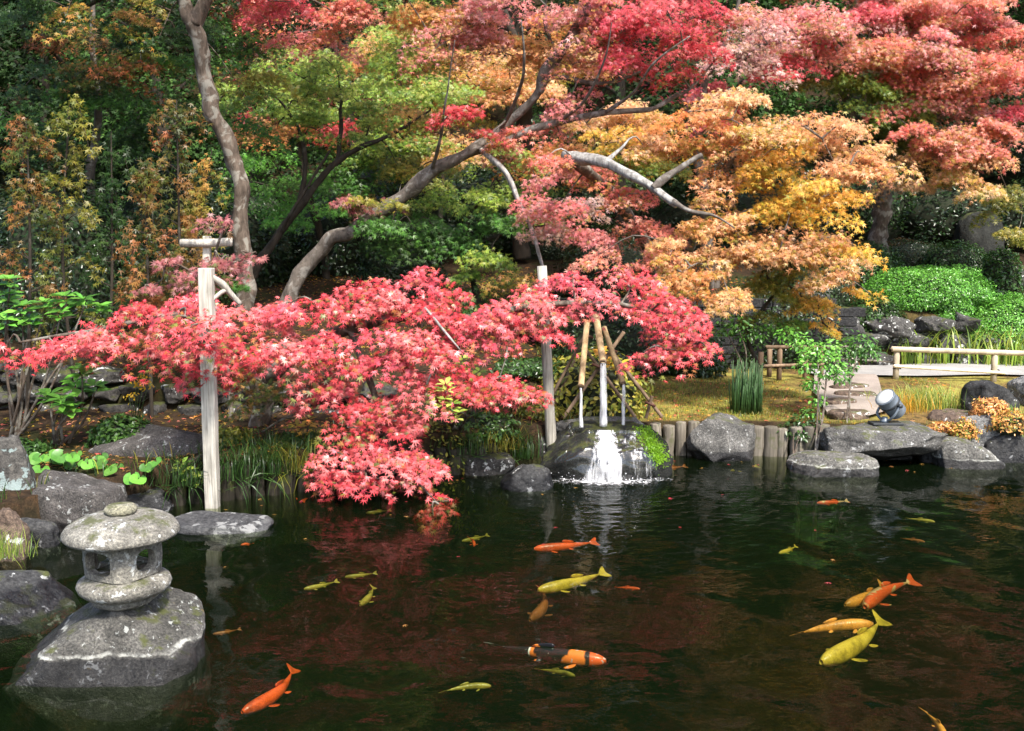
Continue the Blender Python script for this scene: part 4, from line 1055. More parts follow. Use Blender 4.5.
mound('shrub', 'shady green bush behind the rusty sapling', 160, 230, 13.0, 60, 70, 'dark', 41, n=7000, leaf=.06)
mound('fern', 'feathery dark green fern clump on the boulder behind the lantern', 122, 428, 8.9, 30, 12, 'green', 42, n=1500, leaf=.05, shape=BLADE and OVAL)
mound('shrub', 'dark evergreen bush against the coursed wall behind the trestle', 590, 345, 13.0, 75, 40, 'dark', 48, n=6000, leaf=.06)
mound('shrub', 'dark green bush at the end of the coursed wall under the red maple', 500, 350, 12.6, 60, 45, 'green', 49, n=5000, leaf=.06)
mound('shrub', 'olive leafy shrub on the bank under the bamboo spouts', 590, 385, 10.6, 55, 34, 'olive', 43, n=1500, leaf=.07)
mound('shrub', 'dark leafy shrub behind the white leaning post', 520, 390, 10.8, 48, 30, 'green', 44, n=2200, leaf=.05)
mound('sedum', 'largest orange sedum clump on the pale bank boulder', 990, 406, 10.05, 15, 7, 'orange', 45, n=1600, leaf=.032, lump=.35, zb=.42)
mound('sedum', 'orange sedum clump creeping down toward the angular stepping stone', 964, 425, 9.8, 12, 5, 'mixed', 46, n=1300, leaf=.03, lump=.35, zb=.24)
mound('sedum', 'small orange sedum tuft between the spotlight boulder and the brown stone', 940, 428, 9.95, 11, 6, 'orange', 47, n=700, leaf=.03, lump=.3, zb=.28)
mound('sedum', 'greenish orange sedum clump by the water below the picture-edge railing', 1010, 420, 9.85, 20, 9, 'mixed', 50, n=1300, leaf=.032, lump=.35, zb=.3)
mound('azalea', 'low bright azalea spilling over the boulder wall beside the upright brown stone', 952, 324, 15.05, 34, 15, 'fresh', 51, n=12000, leaf=.034)

under = {k_: bpy.data.objects.get('x') for k_ in ()}
ru = random.Random(9)
UN = []
for kk, (pal_, lab_) in enumerate((('dark', 'dark evergreen undershrub on the shady slope'), ('green', 'green undershrub on the shady slope'))):
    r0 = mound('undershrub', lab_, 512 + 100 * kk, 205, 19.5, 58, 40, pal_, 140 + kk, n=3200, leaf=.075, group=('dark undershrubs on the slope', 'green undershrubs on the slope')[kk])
    UN.append(r0)
for (x0_, x1_, y0_, y1_, n_) in ((-10, 10, 17.8, 20.5, 16), (-12, 12, 21, 24, 14), (-7, -1.5, 15.2, 17.5, 6)):
    for q in range(n_):
        x = x0_ + (x1_ - x0_) * (q + ru.uniform(.2, .8)) / n_; y = ru.uniform(y0_, y1_)
        if abs(x - UN[0].location.x) < .5 and abs(y - UN[0].location.y) < .5: continue
        src = UN[0 if ru.random() < .65 else 1]
        r_ = src.copy(); COL.objects.link(r_)
        r_.location = (x, y, gz(x, y) - .1); r_.rotation_euler = (0, 0, ru.uniform(0, 6)); sc_ = ru.uniform(.75, 1.25); r_.scale = (sc_, sc_, sc_ * ru.uniform(.8, 1.1))
        for ch in src.children:
            c_ = ch.copy(); COL.objects.link(c_); c_.parent = r_; c_.matrix_parent_inverse = ch.matrix_parent_inverse
for k_, (px, py, Y, rx, ry, pal_, lab) in enumerate([(486, 424, 9.6, 34, 12, 'green', 'low green ground shrub on the bank behind the flat dark stone'), (436, 432, 9.3, 32, 12, 'olive', 'low olive ground shrub at the log edging under the red boughs'),
                                                    (300, 446, 8.95, 30, 10, 'green', 'low ground shrub on the shady bank beside the maple foot'), (538, 412, 10.05, 22, 9, 'olive', 'low olive tuft at the foot of the leaning pale post'),
                                                    (20, 452, 8.6, 26, 10, 'green', 'low dark green shrub behind the pale patched upright stone'), (225, 440, 9.0, 24, 9, 'olive', 'low olive ground shrub just behind the white post')]):
    mound('ground_shrub', lab, px, py, Y, rx, ry, pal_, 160 + k_, n=1500, leaf=.045, lump=.4)
mound('shrub', 'dark leafy shrub growing over the top of the coursed wall', 775, 300, 14.3, 70, 26, 'dark', 53, n=6000, leaf=.06)
mound('shrub', 'dark leafy shrub in front of the coursed wall under the orange maple', 690, 350, 13.2, 34, 26, 'dark', 54, n=3500, leaf=.055)
mound('azalea', 'low dark green azalea between boulder wall and gold maple leaves', 872, 308, 14.9, 34, 14, 'green', 52, n=6000, leaf=.045)
def broad_shrub(name, label, base, whorls, pal, seed, leaf=.13, per=8, cat='shrub'):
    """woody stems with whorls of broad glossy leaves; whorls: (px, py, Y)"""
    rng = np.random.default_rng(seed)
    b = Vector(base)
    root = thing(name, label, cat, b)
    mb = MB(); L = [[] for _ in range(5)]
    for (px, py, Y) in whorls:
        e = P(px, py, Y)
        mid = (b + e) / 2 + Vector(rng.normal(0, .05, 3))
        mb.tube(*catmull([(b + Vector((rng.normal(0, .05), rng.normal(0, .03), 0)), .016), (mid, .012), (e, .006)], 6), 6)
        for lay in range(2):
            n = per
            th = np.arange(n) * 2 * math.pi / n + rng.uniform(0, 6) + rng.normal(0, .15, n)
            d = np.stack([np.cos(th), np.sin(th), np.full(n, .12 + .3 * lay)], 1)
            L[0].append(np.array(e)[None] + d * .015 + np.array([0, 0, lay * .05]))
            L[1].append(np.stack([-np.cos(th) * .2, -np.sin(th) * .2 - .25, np.ones(n)], 1) + rng.normal(0, .15, (n, 3)))
            L[2].append(d + rng.normal(0, .1, (n, 3)))
            L[3].append(leaf * rng.uniform(.7, 1.15, n))
            L[4].append(pick(pal, n, rng, .2))
    mb.build('stem', BARK_BROWN, root)
    link_mesh('leaves', leaf_mesh('leaves', *[np.concatenate(a) for a in L], OVAL), LEAF_GLOSSY, root)
def bushy(name, label, base, clusters, pal, seed, leaf=.07, r=.1, n=60, cat='shrub', dens=2.6, rk=1.35):
    """a few branching stems that carry ragged balls of leaves; clusters: (px, py, Y, scale)"""
    rng = np.random.default_rng(seed)
    b = Vector(base)
    root = thing(name, label, cat, b)
    mb = MB(); L = [[] for _ in range(5)]
    mean = sum((P(a_, b_, c_) for a_, b_, c_, d_ in clusters), Vector()) / len(clusters)
    fork = b.lerp(mean, .45)
    mb.tube([b - Vector((0, 0, .05)), (b + fork) / 2 + Vector((.01, 0, 0)), fork], [.024, .02, .017], 7)
    for ci, (px, py, Y, sc) in enumerate(clusters):
        e = P(px, py, Y)
        if ci % 3 == 0: mb.tube(*catmull([(fork, .012), ((fork + e) / 2 + Vector(rng.normal(0, .04, 3)), .009), (e, .004)], 5), 5)
        m_ = int(n * sc * sc * dens)
        d = unit(rng.normal(0, 1, (m_, 3)))
        off = d * (r * rk * sc * rng.uniform(.2, 1.15, m_) ** .6)[:, None] * np.array([1.25, 1, .75])
        L[0].append(np.array(e) + off)
        L[1].append(d * .5 + np.array([0, -.3, .8]) + rng.normal(0, .35, (m_, 3)))
        L[2].append(d + np.array([0, 0, -.2]) + rng.normal(0, .4, (m_, 3)))
        L[3].append(leaf * rng.uniform(.6, 1.2, m_)); L[4].append(pick(pal, m_, rng, .25))
    mb.build('stem', BARK_BROWN, root)
    link_mesh('leaves', leaf_mesh('leaves', *[np.concatenate(a) for a in L], OVAL), LEAF_GLOSSY, root)
def on_ground(px, py, zguess=.4):
    p = PZ(px, py, zguess)
    return Vector((p.x, p.y, gz(p.x, p.y)))
broad_shrub('rhododendron', 'broad-leaved bright green shrub with bare stems below the red leaves', P(58, 452, 8.9), [(75, 388, 8.7), (62, 405, 8.5), (82, 375, 8.6), (50, 400, 8.8), (95, 392, 8.9), (70, 412, 8.6)], 'fresh', 51, .14)
broad_shrub('rhododendron', 'broad-leaved green shrub at the picture edge above the red leaves', P(15, 452, 9.2), [(8, 300, 9.0), (22, 312, 9.0), (45, 308, 9.1), (65, 302, 9.1), (85, 305, 9.1), (5, 325, 8.9), (30, 325, 9.0), (60, 318, 9.0), (10, 285, 9.0), (100, 312, 9.2)], 'fresh', 52, .13)
bushy('shrub', 'green leafy shrub standing beside the pale gravel walk', on_ground(818, 436), [(818, 352, 10.6, 1.2), (832, 362, 10.5, 1.0), (806, 364, 10.6, .9), (828, 348, 10.7, 1), (840, 376, 10.5, .8), (812, 384, 10.5, .8), (826, 372, 10.4, .8), (800, 342, 10.8, 1.0), (788, 334, 10.9, .9), (818, 400, 10.45, .6), (810, 412, 10.4, .6)], 'fresh', 53, .052, .085, 62)
bushy('shrub', 'slim sprig with a single rounded leaf head near the railing', on_ground(838, 430), [(860, 344, 10.8, 1.1), (868, 353, 10.8, .8), (852, 352, 10.8, .8), (850, 366, 10.7, .5)], 'bright', 54, .055, .11, 75)
bushy('shrub', 'leafy green sprig in front of the coursed wall', on_ground(742, 402), [(735, 322, 11.2, 1), (748, 330, 11.2, 1), (762, 333, 11.2, .8), (725, 330, 11.3, .7), (775, 325, 11.3, .8)], 'bright', 55, .055, .11, 60)
bushy('plant', 'low dark green leafy plant at the log edging beside the spotlight boulder', on_ground(800, 436), [(795, 425, 10.1, .8), (806, 420, 10.1, .9), (813, 430, 10.05, .7), (800, 434, 10.0, .7), (788, 430, 10.05, .6)], 'green', 56, .055, .1, 50, 'plant')
for k_, (px, py, Y, pal, lab) in enumerate([(305, 440, 8.9, 'gold', 'small yellow leaved sprig on the soil near the maple foot'), (443, 405, 8.3, 'lime', 'yellow green sprig glowing below the red maple leaves'),
                                           (190, 478, 8.1, 'lime', 'small pale green sprig at the foot of the white post'), (470, 372, 9.6, 'lime', 'pale green sprig behind the red maple leaves'), (610, 365, 10.2, 'gold', 'large yellow leaves behind the bamboo spouts')]):
    b = P(px, py, Y)
    broad_shrub('sprig', lab, (b.x, max(b.y + .2, float(np.interp(b.x, BX, BY)) + .15), gz(b.x, max(b.y + .2, float(np.interp(b.x, BX, BY)) + .15))), [(px, py, Y), (px - 8, py - 8, Y), (px + 9, py + 5, Y), (px + 3, py - 14, Y), (px + 12, py + 14, Y)][: 5 if k_ < 2 else 3], pal, 60 + k_, .09 if k_ != 4 else .12, 5, 'plant')

# round-leaved leopard plants
def leopard(label, px0, px1, py, Y, n, seed):
    rng = np.random.default_rng(seed)
    c = P((px0 + px1) / 2, py, Y)
    root = thing('leopard_plant', label, 'plant', (c.x, c.y, gz(c.x, c.y)))
    mb = MB(); L = [[] for _ in range(5)]
    for _ in range(n):
        e = P(rng.uniform(px0, px1), py + rng.uniform(-9, 9), Y + rng.uniform(-.25, .25))
        f = Vector((e.x + rng.normal(0, .06), e.y + .12, .2))
        mb.tube(*catmull([(f, .005), ((e + f) / 2 + Vector((0, .02, .03)), .004), (e, .004)], 3), 4)
        L[0].append(tuple(e)); L[1].append((rng.normal(0, .25), -.55 + rng.normal(0, .2), .8)); L[2].append((rng.normal(0, .6), -.8, -.3))
        L[3].append(.12 * rng.uniform(.7, 1.2))
    L[4] = pick('fresh', n, rng, .3)
    mb.build('stems', mat_plain('petiole', (.08, .12, .03)), root)
    link_mesh('leaves', leaf_mesh('leaves', *[np.array(a, float) for a in L], KIDNEY), LEAF_GLOSSY, root)
leopard('round-leaved leopard plant clump beside the spotted boulder', 34, 105, 462, 8.15, 34, 71)
leopard('round-leaved leopard plant with larger pale leaves above the stone lantern', 104, 166, 470, 8.05, 15, 72)

# grasses
def tuft(name, label, px, py, Y, h, spread, n, pal, seed, width=1.0, curl=.6, zb=None, group=None, cat='grass clump'):
    rng = np.random.default_rng(seed)
    c = P(px, py, Y)
    zb = gz(c.x, c.y) if zb is None else zb
    pos = np.stack([c.x + rng.normal(0, spread, n), c.y + rng.normal(0, spread * .6, n), np.full(n, zb - .02)], 1)
    a = rng.uniform(0, 6.28, n); out_ = np.abs(rng.normal(0, curl, n))
    tip = np.stack([np.cos(a) * out_, np.sin(a) * out_, np.ones(n)], 1)
    nrm = np.stack([np.cos(a), np.sin(a) - .2, -.1 + out_ * .8], 1)
    V = BLADE[0].copy(); V[:, 0] *= width; V[:, 2] *= 1 + curl * 2
    me = leaf_mesh(name, pos, nrm, tip, h * rng.uniform(.55, 1.15, n), pick(pal, n, rng, .3), (V, BLADE[1]))
    return tag(link_mesh(name, me, LEAF), label, cat, group)
tuft('grass_clump', 'mondo grass clump hanging over the water right of the white post', 245, 480, 8.35, .32, .14, 160, 'green', 81, .7, .9, zb=.2)
tuft('grass_clump', 'wide mondo grass patch on the shady bank below the maple trunk', 275, 468, 8.7, .22, .2, 220, 'green', 82, .6, .9)
tuft('grass_clump', 'green grass clump at the water beside the cascade rock', 520, 455, 9.5, .3, .1, 140, 'green', 83, .6, .8, zb=.12)
tuft('grass_clump', 'grass clump behind the cascade rock near the leaning white post', 505, 418, 10.1, .26, .18, 200, 'green', 84, .6, .8)
tuft('grass_clump', 'yellow grass clump behind the spotlight', 925, 412, 10.9, .30, .22, 520, 'lime', 85, .5, .5)
tuft('grass_clump', 'golden grass tuft between the spotlight and the orange plants', 905, 418, 10.6, .24, .14, 260, 'gold', 86, .5, .5)
tuft('iris', 'iris clump with long yellow green blades behind the railing, nearest the wall', 915, 380, 14.3, .62, .2, 70, 'lime', 87, .8, .6, cat='iris')
tuft('iris', 'iris clump with long yellow green blades behind the middle of the railing', 950, 380, 14.3, .62, .22, 70, 'lime', 88, .8, .6, cat='iris')
tuft('iris', 'iris clump at the railing post', 992, 380, 14.2, .62, .22, 70, 'lime', 89, .8, .6, cat='iris')
tuft('iris', 'iris clump at the picture edge behind the railing', 1022, 380, 14.1, .62, .22, 70, 'lime', 90, .8, .6, cat='iris')
tuft('grass_clump', 'yellowing grass clump over the pale boulder at the picture edge', 1012, 420, 10.1, .26, .12, 200, 'lime', 91, .6, .7)
tuft('grass_clump', 'green grass tuft at the picture edge under the upright patched stone', 2, 545, 6.3, .2, .1, 160, 'lime', 92, .5, .6, zb=.15)
for k_, (px, py, Y, pal_, lab) in enumerate([(222, 486, 8.25, 'green', 'mondo grass clump touching the foot of the tall white post'), (182, 484, 8.0, 'green', 'mondo grass clump between the leopard plants and the tall white post'), (290, 476, 8.5, 'olive', 'olive grass clump over the log edging beside the lowest red leaves'),
                                             (462, 458, 9.25, 'green', 'grass clump over the log edging behind the lowest red leaves'), (496, 452, 9.4, 'olive', 'olive grass clump over the flat dark stone at the waterline'), (268, 484, 8.4, 'green', 'mondo grass clump draping the log edging in the shade')]):
    tuft('grass_clump', lab, px, py, Y, .27, .12, 170, pal_, 170 + k_, .6, .9, zb=.22)
# horsetails
mb = MB(); rng = np.random.default_rng(93)
c = P(746, 418, 10.7); zb = gz(c.x, c.y)
for _ in range(150):
    x, y = c.x + rng.uniform(-.15, .15), c.y + rng.uniform(-.13, .13)
    h = rng.uniform(.3, .62)
    dx, dy = rng.normal(0, .03, 2)
    mb.tube([(x, y, zb), (x + dx * .5, y + dy * .5, zb + h * .5), (x + dx, y + dy, zb + h)], [.0055, .005, .003], 5)
tag(mb.build('horsetail', mat_plain('horsetail_green', (.035, .085, .022), .5, var=.4, scale=40)), 'dark green upright horsetail clump behind the log edging', 'horsetail')
# yellow flowers
def yellow_flowers():
    rng = np.random.default_rng(95)
    b = P(135, 430, 9.2)
    root = thing('yellow_flower', 'yellow flowering stems in front of the shady stone wall', 'flower', (b.x, b.y, gz(b.x, b.y)))
    mb = MB(); fb = [[] for _ in range(5)]
    for (px, py) in ((132, 396), (139, 382), (144, 380), (149, 383), (136, 384), (129, 397), (143, 386)):
        e = P(px, py, 9.0)
        mb.tube([b + Vector((rng.normal(0, .03), 0, -.1)), (b + e) / 2, e], [.004, .004, .003], 4)
        for _ in range(12):
            fb[0].append(np.array(e) + rng.normal(0, .022, 3)); fb[1].append((rng.normal(0, .5), -.7, .6)); fb[2].append(rng.normal(0, 1, 3)); fb[3].append(.03)
            fb[4].append((.75 * rng.uniform(.9, 1.1), .48, .02))
    mb.build('stem', mat_plain('flower_stem', (.06, .1, .03)), root)
    link_mesh('blossom', leaf_mesh('blossom', *[np.array(a, float) for a in fb], OVAL), LEAF, root)
yellow_flowers()

# ------------------------------------------------------------------ stuff: moss tufts and fallen leaves
def scatter(name, n, region, leaf, pal, shape, mat, seed, upright=False, mask=None, lift=.01):
    rng = np.random.default_rng(seed)
    x = rng.uniform(region[0], region[1], n); y = rng.uniform(region[2], region[3], n)
    yb = np.interp(x, BX, BY)
    ok = y > yb + .08
    if mask is not None: ok &= mask(x, y)
    x, y = x[ok], y[ok]
    z = ground_h(x, y) + lift
    n = len(x)
    pos = np.stack([x, y, z], 1)
    if upright:
        a = rng.uniform(0, 6.28, n)
        tip = np.stack([np.cos(a) * .5, np.sin(a) * .5, np.ones(n)], 1); nrm = np.stack([np.cos(a), np.sin(a), np.full(n, .3)], 1)
    else:
        nrm = np.array([0, 0, 1.]) + rng.normal(0, .35, (n, 3)); tip = rng.normal(0, 1, (n, 3))
    names = pal if isinstance(pal, list) else [pal]
    col = np.zeros((n, 3))
    which = rng.integers(0, len(names), n)
    for i, q in enumerate(names):
        s_ = which == i
        col[s_] = pick(q, s_.sum(), rng, .3)
    me = leaf_mesh(name, pos, nrm, tip, leaf * rng.uniform(.6, 1.3, n), col, shape)
    return tag(link_mesh(name, me, mat), kind='stuff')
offpath = lambda x, y: ~((y > 12.8) & (y < 14.5) & (x > 2.5)) & ~((x > 3.3) & (x < 4.9) & (y > 10.2) & (y < 12.95) & (x > 3.3 + (y - 10.2) * .1))
Wd = BLADE[0].copy(); Wd[:, 0] *= 1.6
patchy = lambda x, y: offpath(x, y) & (np.sin(x * 3.1 + 1.7 * np.sin(y * 2.3)) + np.sin(y * 4.1 + x * 1.3) + RNG.normal(0, .5, len(x)) > -.45)
scatter('moss_grass', 30000, (.3, 5.2, 9.9, 13.0), .045, ['lime', 'olive', 'olive', 'green'], (Wd, BLADE[1]), LEAF, 96, True, patchy, 0)
scatter('fallen_leaves', 15000, (-5, 5.5, 8, 16), .035, ['orange', 'coral', 'rust', 'gold'], STAR5, LEAF, 97, False, offpath)
Wg = BLADE[0].copy(); Wg[:, 0] *= 1.2
scatter('bank_weeds', 4200, (-4.2, 1.0, 6.5, 10.1), .13, ['green', 'olive', 'green'], (Wg, BLADE[1]), LEAF, 98, True, lambda x, y: (y < np.interp(x, BX, BY) + .45), 0)

def floating():
    rng = np.random.default_rng(44)
    x = np.concatenate([rng.uniform(-3, 4.5, 60), rng.uniform(-2.2, 3.6, 18)])
    yb = np.interp(x, BX, BY)
    y = yb - np.concatenate([np.abs(rng.normal(0, .35, 60)) + .08, rng.uniform(.5, 4, 18)])
    n = len(x)
    col = np.where(rng.random((n, 1)) < .5, pick('hot', n, rng), pick('mixed', n, rng))
    me = leaf_mesh('floating_leaves', np.stack([x, y, np.full(n, .006)], 1), np.array([0, 0, 1.]) + rng.normal(0, .06, (n, 3)), rng.normal(0, 1, (n, 3)), rng.uniform(.018, .036, n), col, STAR5)
    tag(link_mesh('floating_leaves', me, LEAF), kind='stuff')
floating()

# ------------------------------------------------------------------ posts that prop the boughs
def square_post(mb, a, b, w, d):
    a, b = Vector(a), Vector(b)
    n = 10
    vs_, fs = [], []
    for i in range(n + 1):
        p = a.lerp(b, i / n)
        for sx, sy in ((-1, -1), (1, -1), (1, 1), (-1, 1)):
            j = noise.noise(Vector((p.x * 3 + sx, p.y + sy * 2, p.z * 4))) * .006
            vs_.append(p + Vector((sx * (w / 2 + j), sy * (d / 2 + j), 0)))
    for i in range(n):
        for s in range(4):
            fs.append((i * 4 + s, i * 4 + (s + 1) % 4, i * 4 + 4 + (s + 1) % 4, i * 4 + 4 + s))
    fs += [(3, 2, 1, 0), tuple(n * 4 + s for s in range(4))]
    mb.add(vs_, fs)
def bevel(o, w=.008, s=2):
    m_ = o.modifiers.new('bevel', 'BEVEL'); m_.width = w; m_.segments = s; m_.limit_method = 'ANGLE'
    return o
pb = PZ(212, 507, 0)
root = thing('support_post', 'tall white weathered post standing in the pond edge under red boughs', 'post', (pb.x, pb.y, -.3))
mb = MB(); square_post(mb, (pb.x, pb.y, -.5), P(206, 268, pb.y), .108, .10); bevel(mb.build('post', WOOD_WHITE, root, False))
mb = MB(); mb.tube(*catmull([(P(211, 276, pb.y + .02), .022), (P(222, 284, pb.y + .05), .028), (P(229, 292, pb.y + .08), .024), (P(240, 304, pb.y + .12), .022)], 5), 8, wob=.3); mb.build('brace', WOOD_WHITE, root)
mb = MB(); mb.tube(*catmull([(P(212, 300, pb.y + .02), .018), (P(222, 292, pb.y + .05), .017), (P(230, 290, pb.y + .08), .015)], 5), 8, wob=.3); mb.build('brace', WOOD_WHITE, root)
p0 = on_ground(557, 424)
root = thing('support_post', 'leaning pale post beside the bamboo spouts', 'post', p0)
mb = MB(); a, b = Vector((p0.x, p0.y, p0.z - .2)), P(542, 266, p0.y - .1)
mb.tube([a.lerp(b, i / 12) for i in range(13)], [.058 - .012 * i / 12 for i in range(13)], 12, wob=.12); mb.build('post', WOOD_WHITE, root)
p1 = P(207, 420, 10.0); p1.z = gz(p1.x, 10.0)
root = thing('support_post', 'grey T-shaped support among dusky pink leaves', 'post', p1)
mb = MB(); square_post(mb, (p1.x, 10.0, p1.z - .1), P(207, 236, 10.0), .07, .07); bevel(mb.build('post', WOOD_WHITE, root, False))
mb = MB(); mb.tube([P(181, 243, 9.94), P(207, 243, 9.94), P(232, 242, 9.94)], .042, 10, wob=.1); mb.build('crossbar', WOOD_WHITE, root)

# ------------------------------------------------------------------ bamboo fence
def bamboo(mb, a, b, r, node=.22, sides=10):
    a, b = Vector(a), Vector(b)
    L = (b - a).length
    pts, rad = [], []
    n = max(1, int(L / node))
    for i in range(n + 1):
        t = i / n
        for dt, k in ((-.012, .97), (-.004, 1.07), (.004, 1.07), (.012, .97)):
            q = min(max(t + dt / L * 1.0, 0), 1)
            pts.append(a.lerp(b, q)); rad.append(r * k)
        if i < n: pts.append(a.lerp(b, (i + .5) / n)); rad.append(r * .95)
    mb.tube(pts, rad, sides)
def rail_fence(label, posts, rails, mat, pr=.032):
    """posts: (px, pytop, Y); rails: ((px,py,Y),(px,py,Y),r)"""
    b = P(posts[0][0], posts[0][1], posts[0][2])
    root = thing('bamboo_fence', label, 'fence', (b.x, b.y, gz(b.x, b.y)))
    made = {}
    for px, py, Y in posts:
        t = P(px, py, Y)
        mb = MB(); mb.tube([(t.x, t.y, gz(t.x, t.y) - .1), (t.x, t.y, (t.z + gz(t.x, t.y)) / 2), (t.x, t.y, t.z)], pr, 10, wob=.05); made[(px, py, Y)] = mb.build('post', mat, root)
    for a, b_, r in rails:
        mb = MB(); bamboo(mb, P(*a), P(*b_), r); mb.build('rail', mat, root)
    for px, py, Y in posts:
        for a, b_, r in rails:
            if min(a[0], b_[0]) - 2 <= px <= max(a[0], b_[0]) + 2:
                t = (px - a[0]) / (b_[0] - a[0]) if b_[0] != a[0] else 0
                yy = a[1] + (b_[1] - a[1]) * t
                if yy < py + 4: continue
                c = P(px, yy, Y)
                mb = MB()
                for s in (-1, 1):
                    mb.tube([c + Vector((pr * 1.25 * math.cos(q), pr * 1.25 * math.sin(q), s * pr * .9 * math.cos(q))) for q in np.linspace(0, 6.28, 13)], .006, 5, cap=False)
                mb.build('binding', TWINE, made[(px, py, Y)])
rail_fence('pale low bamboo railing along the path at the picture edge', [(897, 350, 12.7), (995, 353, 12.6), (1095, 356, 12.5)],
           [((892, 349, 12.68), (1140, 357, 12.45), .036), ((894, 366, 12.66), (1005, 373, 12.55), .022)], BAMBOO_PALE, .038)
rail_fence('short grey bamboo fence beside the pale gravel walk', [(837, 346, 12.9), (852, 352, 12.6), ],
           [((828, 347, 12.88), (862, 348, 12.6), .03), ((828, 358, 12.86), (895, 362, 12.75), .014), ((832, 366, 12.84), (858, 368, 12.58), .018)], POST_GREY, .036)
rail_fence('brown bamboo fence in front of the coursed grey wall', [(761, 352, 12.6), (780, 346, 12.9), (770, 346, 13.2), (806, 346, 12.9), (822, 347, 12.9)],
           [((766, 347, 12.88), (830, 347, 12.9), .026), ((758, 366, 12.58), (830, 364, 12.9), .020)], BAMBOO_OLD, .034)

# ------------------------------------------------------------------ cascade rock, spouts, water jets
rk = rock('cascade_rock', 'black wet domed rock that the three bamboo spouts pour over', 545, 668, 424, 9.4, -.3, STONE_WET, 91, .85, cuts=6, sub=5, sq=2.7, flat_top=.9,
          planes=[((-.72, -.2, .62), .84), ((.75, -.2, .6), .9)])
bpy.context.view_layer.update()
from mathutils.bvhtree import BVHTree
RV = [rk.location + v_.co for v_ in rk.data.vertices]
bvh = BVHTree.FromPolygons(RV, [tuple(p.vertices) for p in rk.data.polygons])
def on_rock(x, y, dz=.012):
    h_ = bvh.ray_cast(Vector((x, y, 3)), Vector((0, 0, -1)))
    return h_[0] if h_[0] is not None else None
def front_of_rock(x, z):
    h_ = bvh.ray_cast(Vector((x, 5, z)), Vector((0, 1, 0)))
    return (h_[0], h_[1]) if h_[0] is not None else (None, None)
def set_edge(me, vals):
    ca = me.color_attributes.new('edge', 'FLOAT_COLOR', 'POINT')
    a = np.zeros((len(me.vertices), 4), np.float32); a[:, 0] = vals; a[:, 3] = 1
    ca.data.foreach_set('color', a.ravel())
def mat_fall(name, stretch, lo, hi, base=.9, soft=.3):
    m, nt, out = new_mat(name)
    n1 = tex_noise(nt, coords(nt, (1, 1, stretch)), 38, 4, .6, .4)
    n2 = tex_noise(nt, coords(nt, (1, 1, stretch * .7)), 12, 3, .6)
    at = nd(nt, 'ShaderNodeAttribute', attribute_name='edge')
    se = nt.nodes.new('ShaderNodeSeparateColor'); nt.links.new(at.outputs[0], se.inputs[0])
    f = ramp(nt, math_(nt, 'SUBTRACT', math_(nt, 'ADD', math_(nt, 'MULTIPLY', n1, .6), math_(nt, 'MULTIPLY', n2, .4)), math_(nt, 'MULTIPLY', se.outputs[0], soft)), [(lo, (0, 0, 0)), (hi, (1, 1, 1))])
    b = nd(nt, 'ShaderNodeBsdfPrincipled', Roughness=.25)
    b.inputs['Base Color'].default_value = (base, base * 1.0, base * 1.02, 1)
    bp = nd(nt, 'ShaderNodeBump', Strength=.4, Distance=.01); nt.links.new(n1, bp.inputs['Height']); nt.links.new(bp.outputs[0], b.inputs['Normal'])
    t = nt.nodes.new('ShaderNodeBsdfTransparent')
    gl = nd(nt, 'ShaderNodeBsdfGlossy', Roughness=.1); 
    m1 = nt.nodes.new('ShaderNodeMixShader'); m1.inputs[0].default_value = .04
    nt.links.new(t.outputs[0], m1.inputs[1]); nt.links.new(gl.outputs[0], m1.inputs[2])
    mx = nt.nodes.new('ShaderNodeMixShader')
    nt.links.new(f, mx.inputs[0]); nt.links.new(m1.outputs[0], mx.inputs[1]); nt.links.new(b.outputs[0], mx.inputs[2])
    nt.links.new(mx.outputs[0], out.inputs[0])
    return m
FALL_MAIN = mat_fall('falling_water', .05, .34, .58, .8, soft=.2)
FALL_THIN = mat_fall('thin_falling_water', .05, .50, .72, .7, soft=.15)
JET = mat_fall('spout_water', .10, .36, .60, .85)
FOAM = mat_fall('foam', 1.0, .22, .44, soft=.36)
def cascade(label, pxs0, pxs1, mat, seed, group=None, lift=.012):
    """sheet of water on the rock: top px range, foot px range; runs down the front"""
    n, mcol = 26, 14
    vs_, fs, rows_ = [], [], []
    ztop = P(606, 427, 9.4).z
    for i in range(n + 1):
        t = i / n
        z = ztop * (1 - t) - .01 * t
        row = []
        for j in range(mcol + 1):
            s = j / mcol
            xa = P(pxs0[0] * (1 - s) + pxs0[1] * s, 450, 9.2).x * (1 - t ** .8) + P(pxs1[0] * (1 - s) + pxs1[1] * s, 450, 9.2).x * t ** .8
            xa += .012 * noise.noise(Vector((z * 9, j * .7, seed)))
            h_, nn = front_of_rock(xa, min(z, ztop - .03))
            y = h_.y if h_ is not None else 9.0
            row.append(Vector((xa, y, z)))
        rows_.append(row)
    # water falls away from the rock where the rock recedes
    for j in range(mcol + 1):
        for i in range(1, n + 1):
            rows_[i][j].y = min(rows_[i][j].y, rows_[i - 1][j].y + .004)
    for i in range(n + 1):
        for j in range(mcol + 1):
            p = rows_[i][j]
            bulge = lift + .02 * math.sin(math.pi * j / mcol) + .008 * noise.noise(Vector((p.x * 40, 0, p.z * 6)))
            vs_.append(p + Vector((0, -bulge, .004)))
    for i in range(n):
        for j in range(mcol):
            a = i * (mcol + 1) + j
            fs.append((a, a + 1, a + mcol + 2, a + mcol + 1))
    mb = MB(); mb.add(vs_, fs)
    o = mb.build('waterfall', mat)
    set_edge(o.data, [abs(2 * j / mcol - 1) ** 2.0 for i in range(n + 1) for j in range(mcol + 1)])
    sm = o.modifiers.new('thickness', 'SOLIDIFY'); sm.thickness = .006; sm.offset = 1
    tag(o, label, 'waterfall', group)
cascade('thick white waterfall running down the middle of the cascade rock', (597, 615), (580, 625), FALL_MAIN, 1)
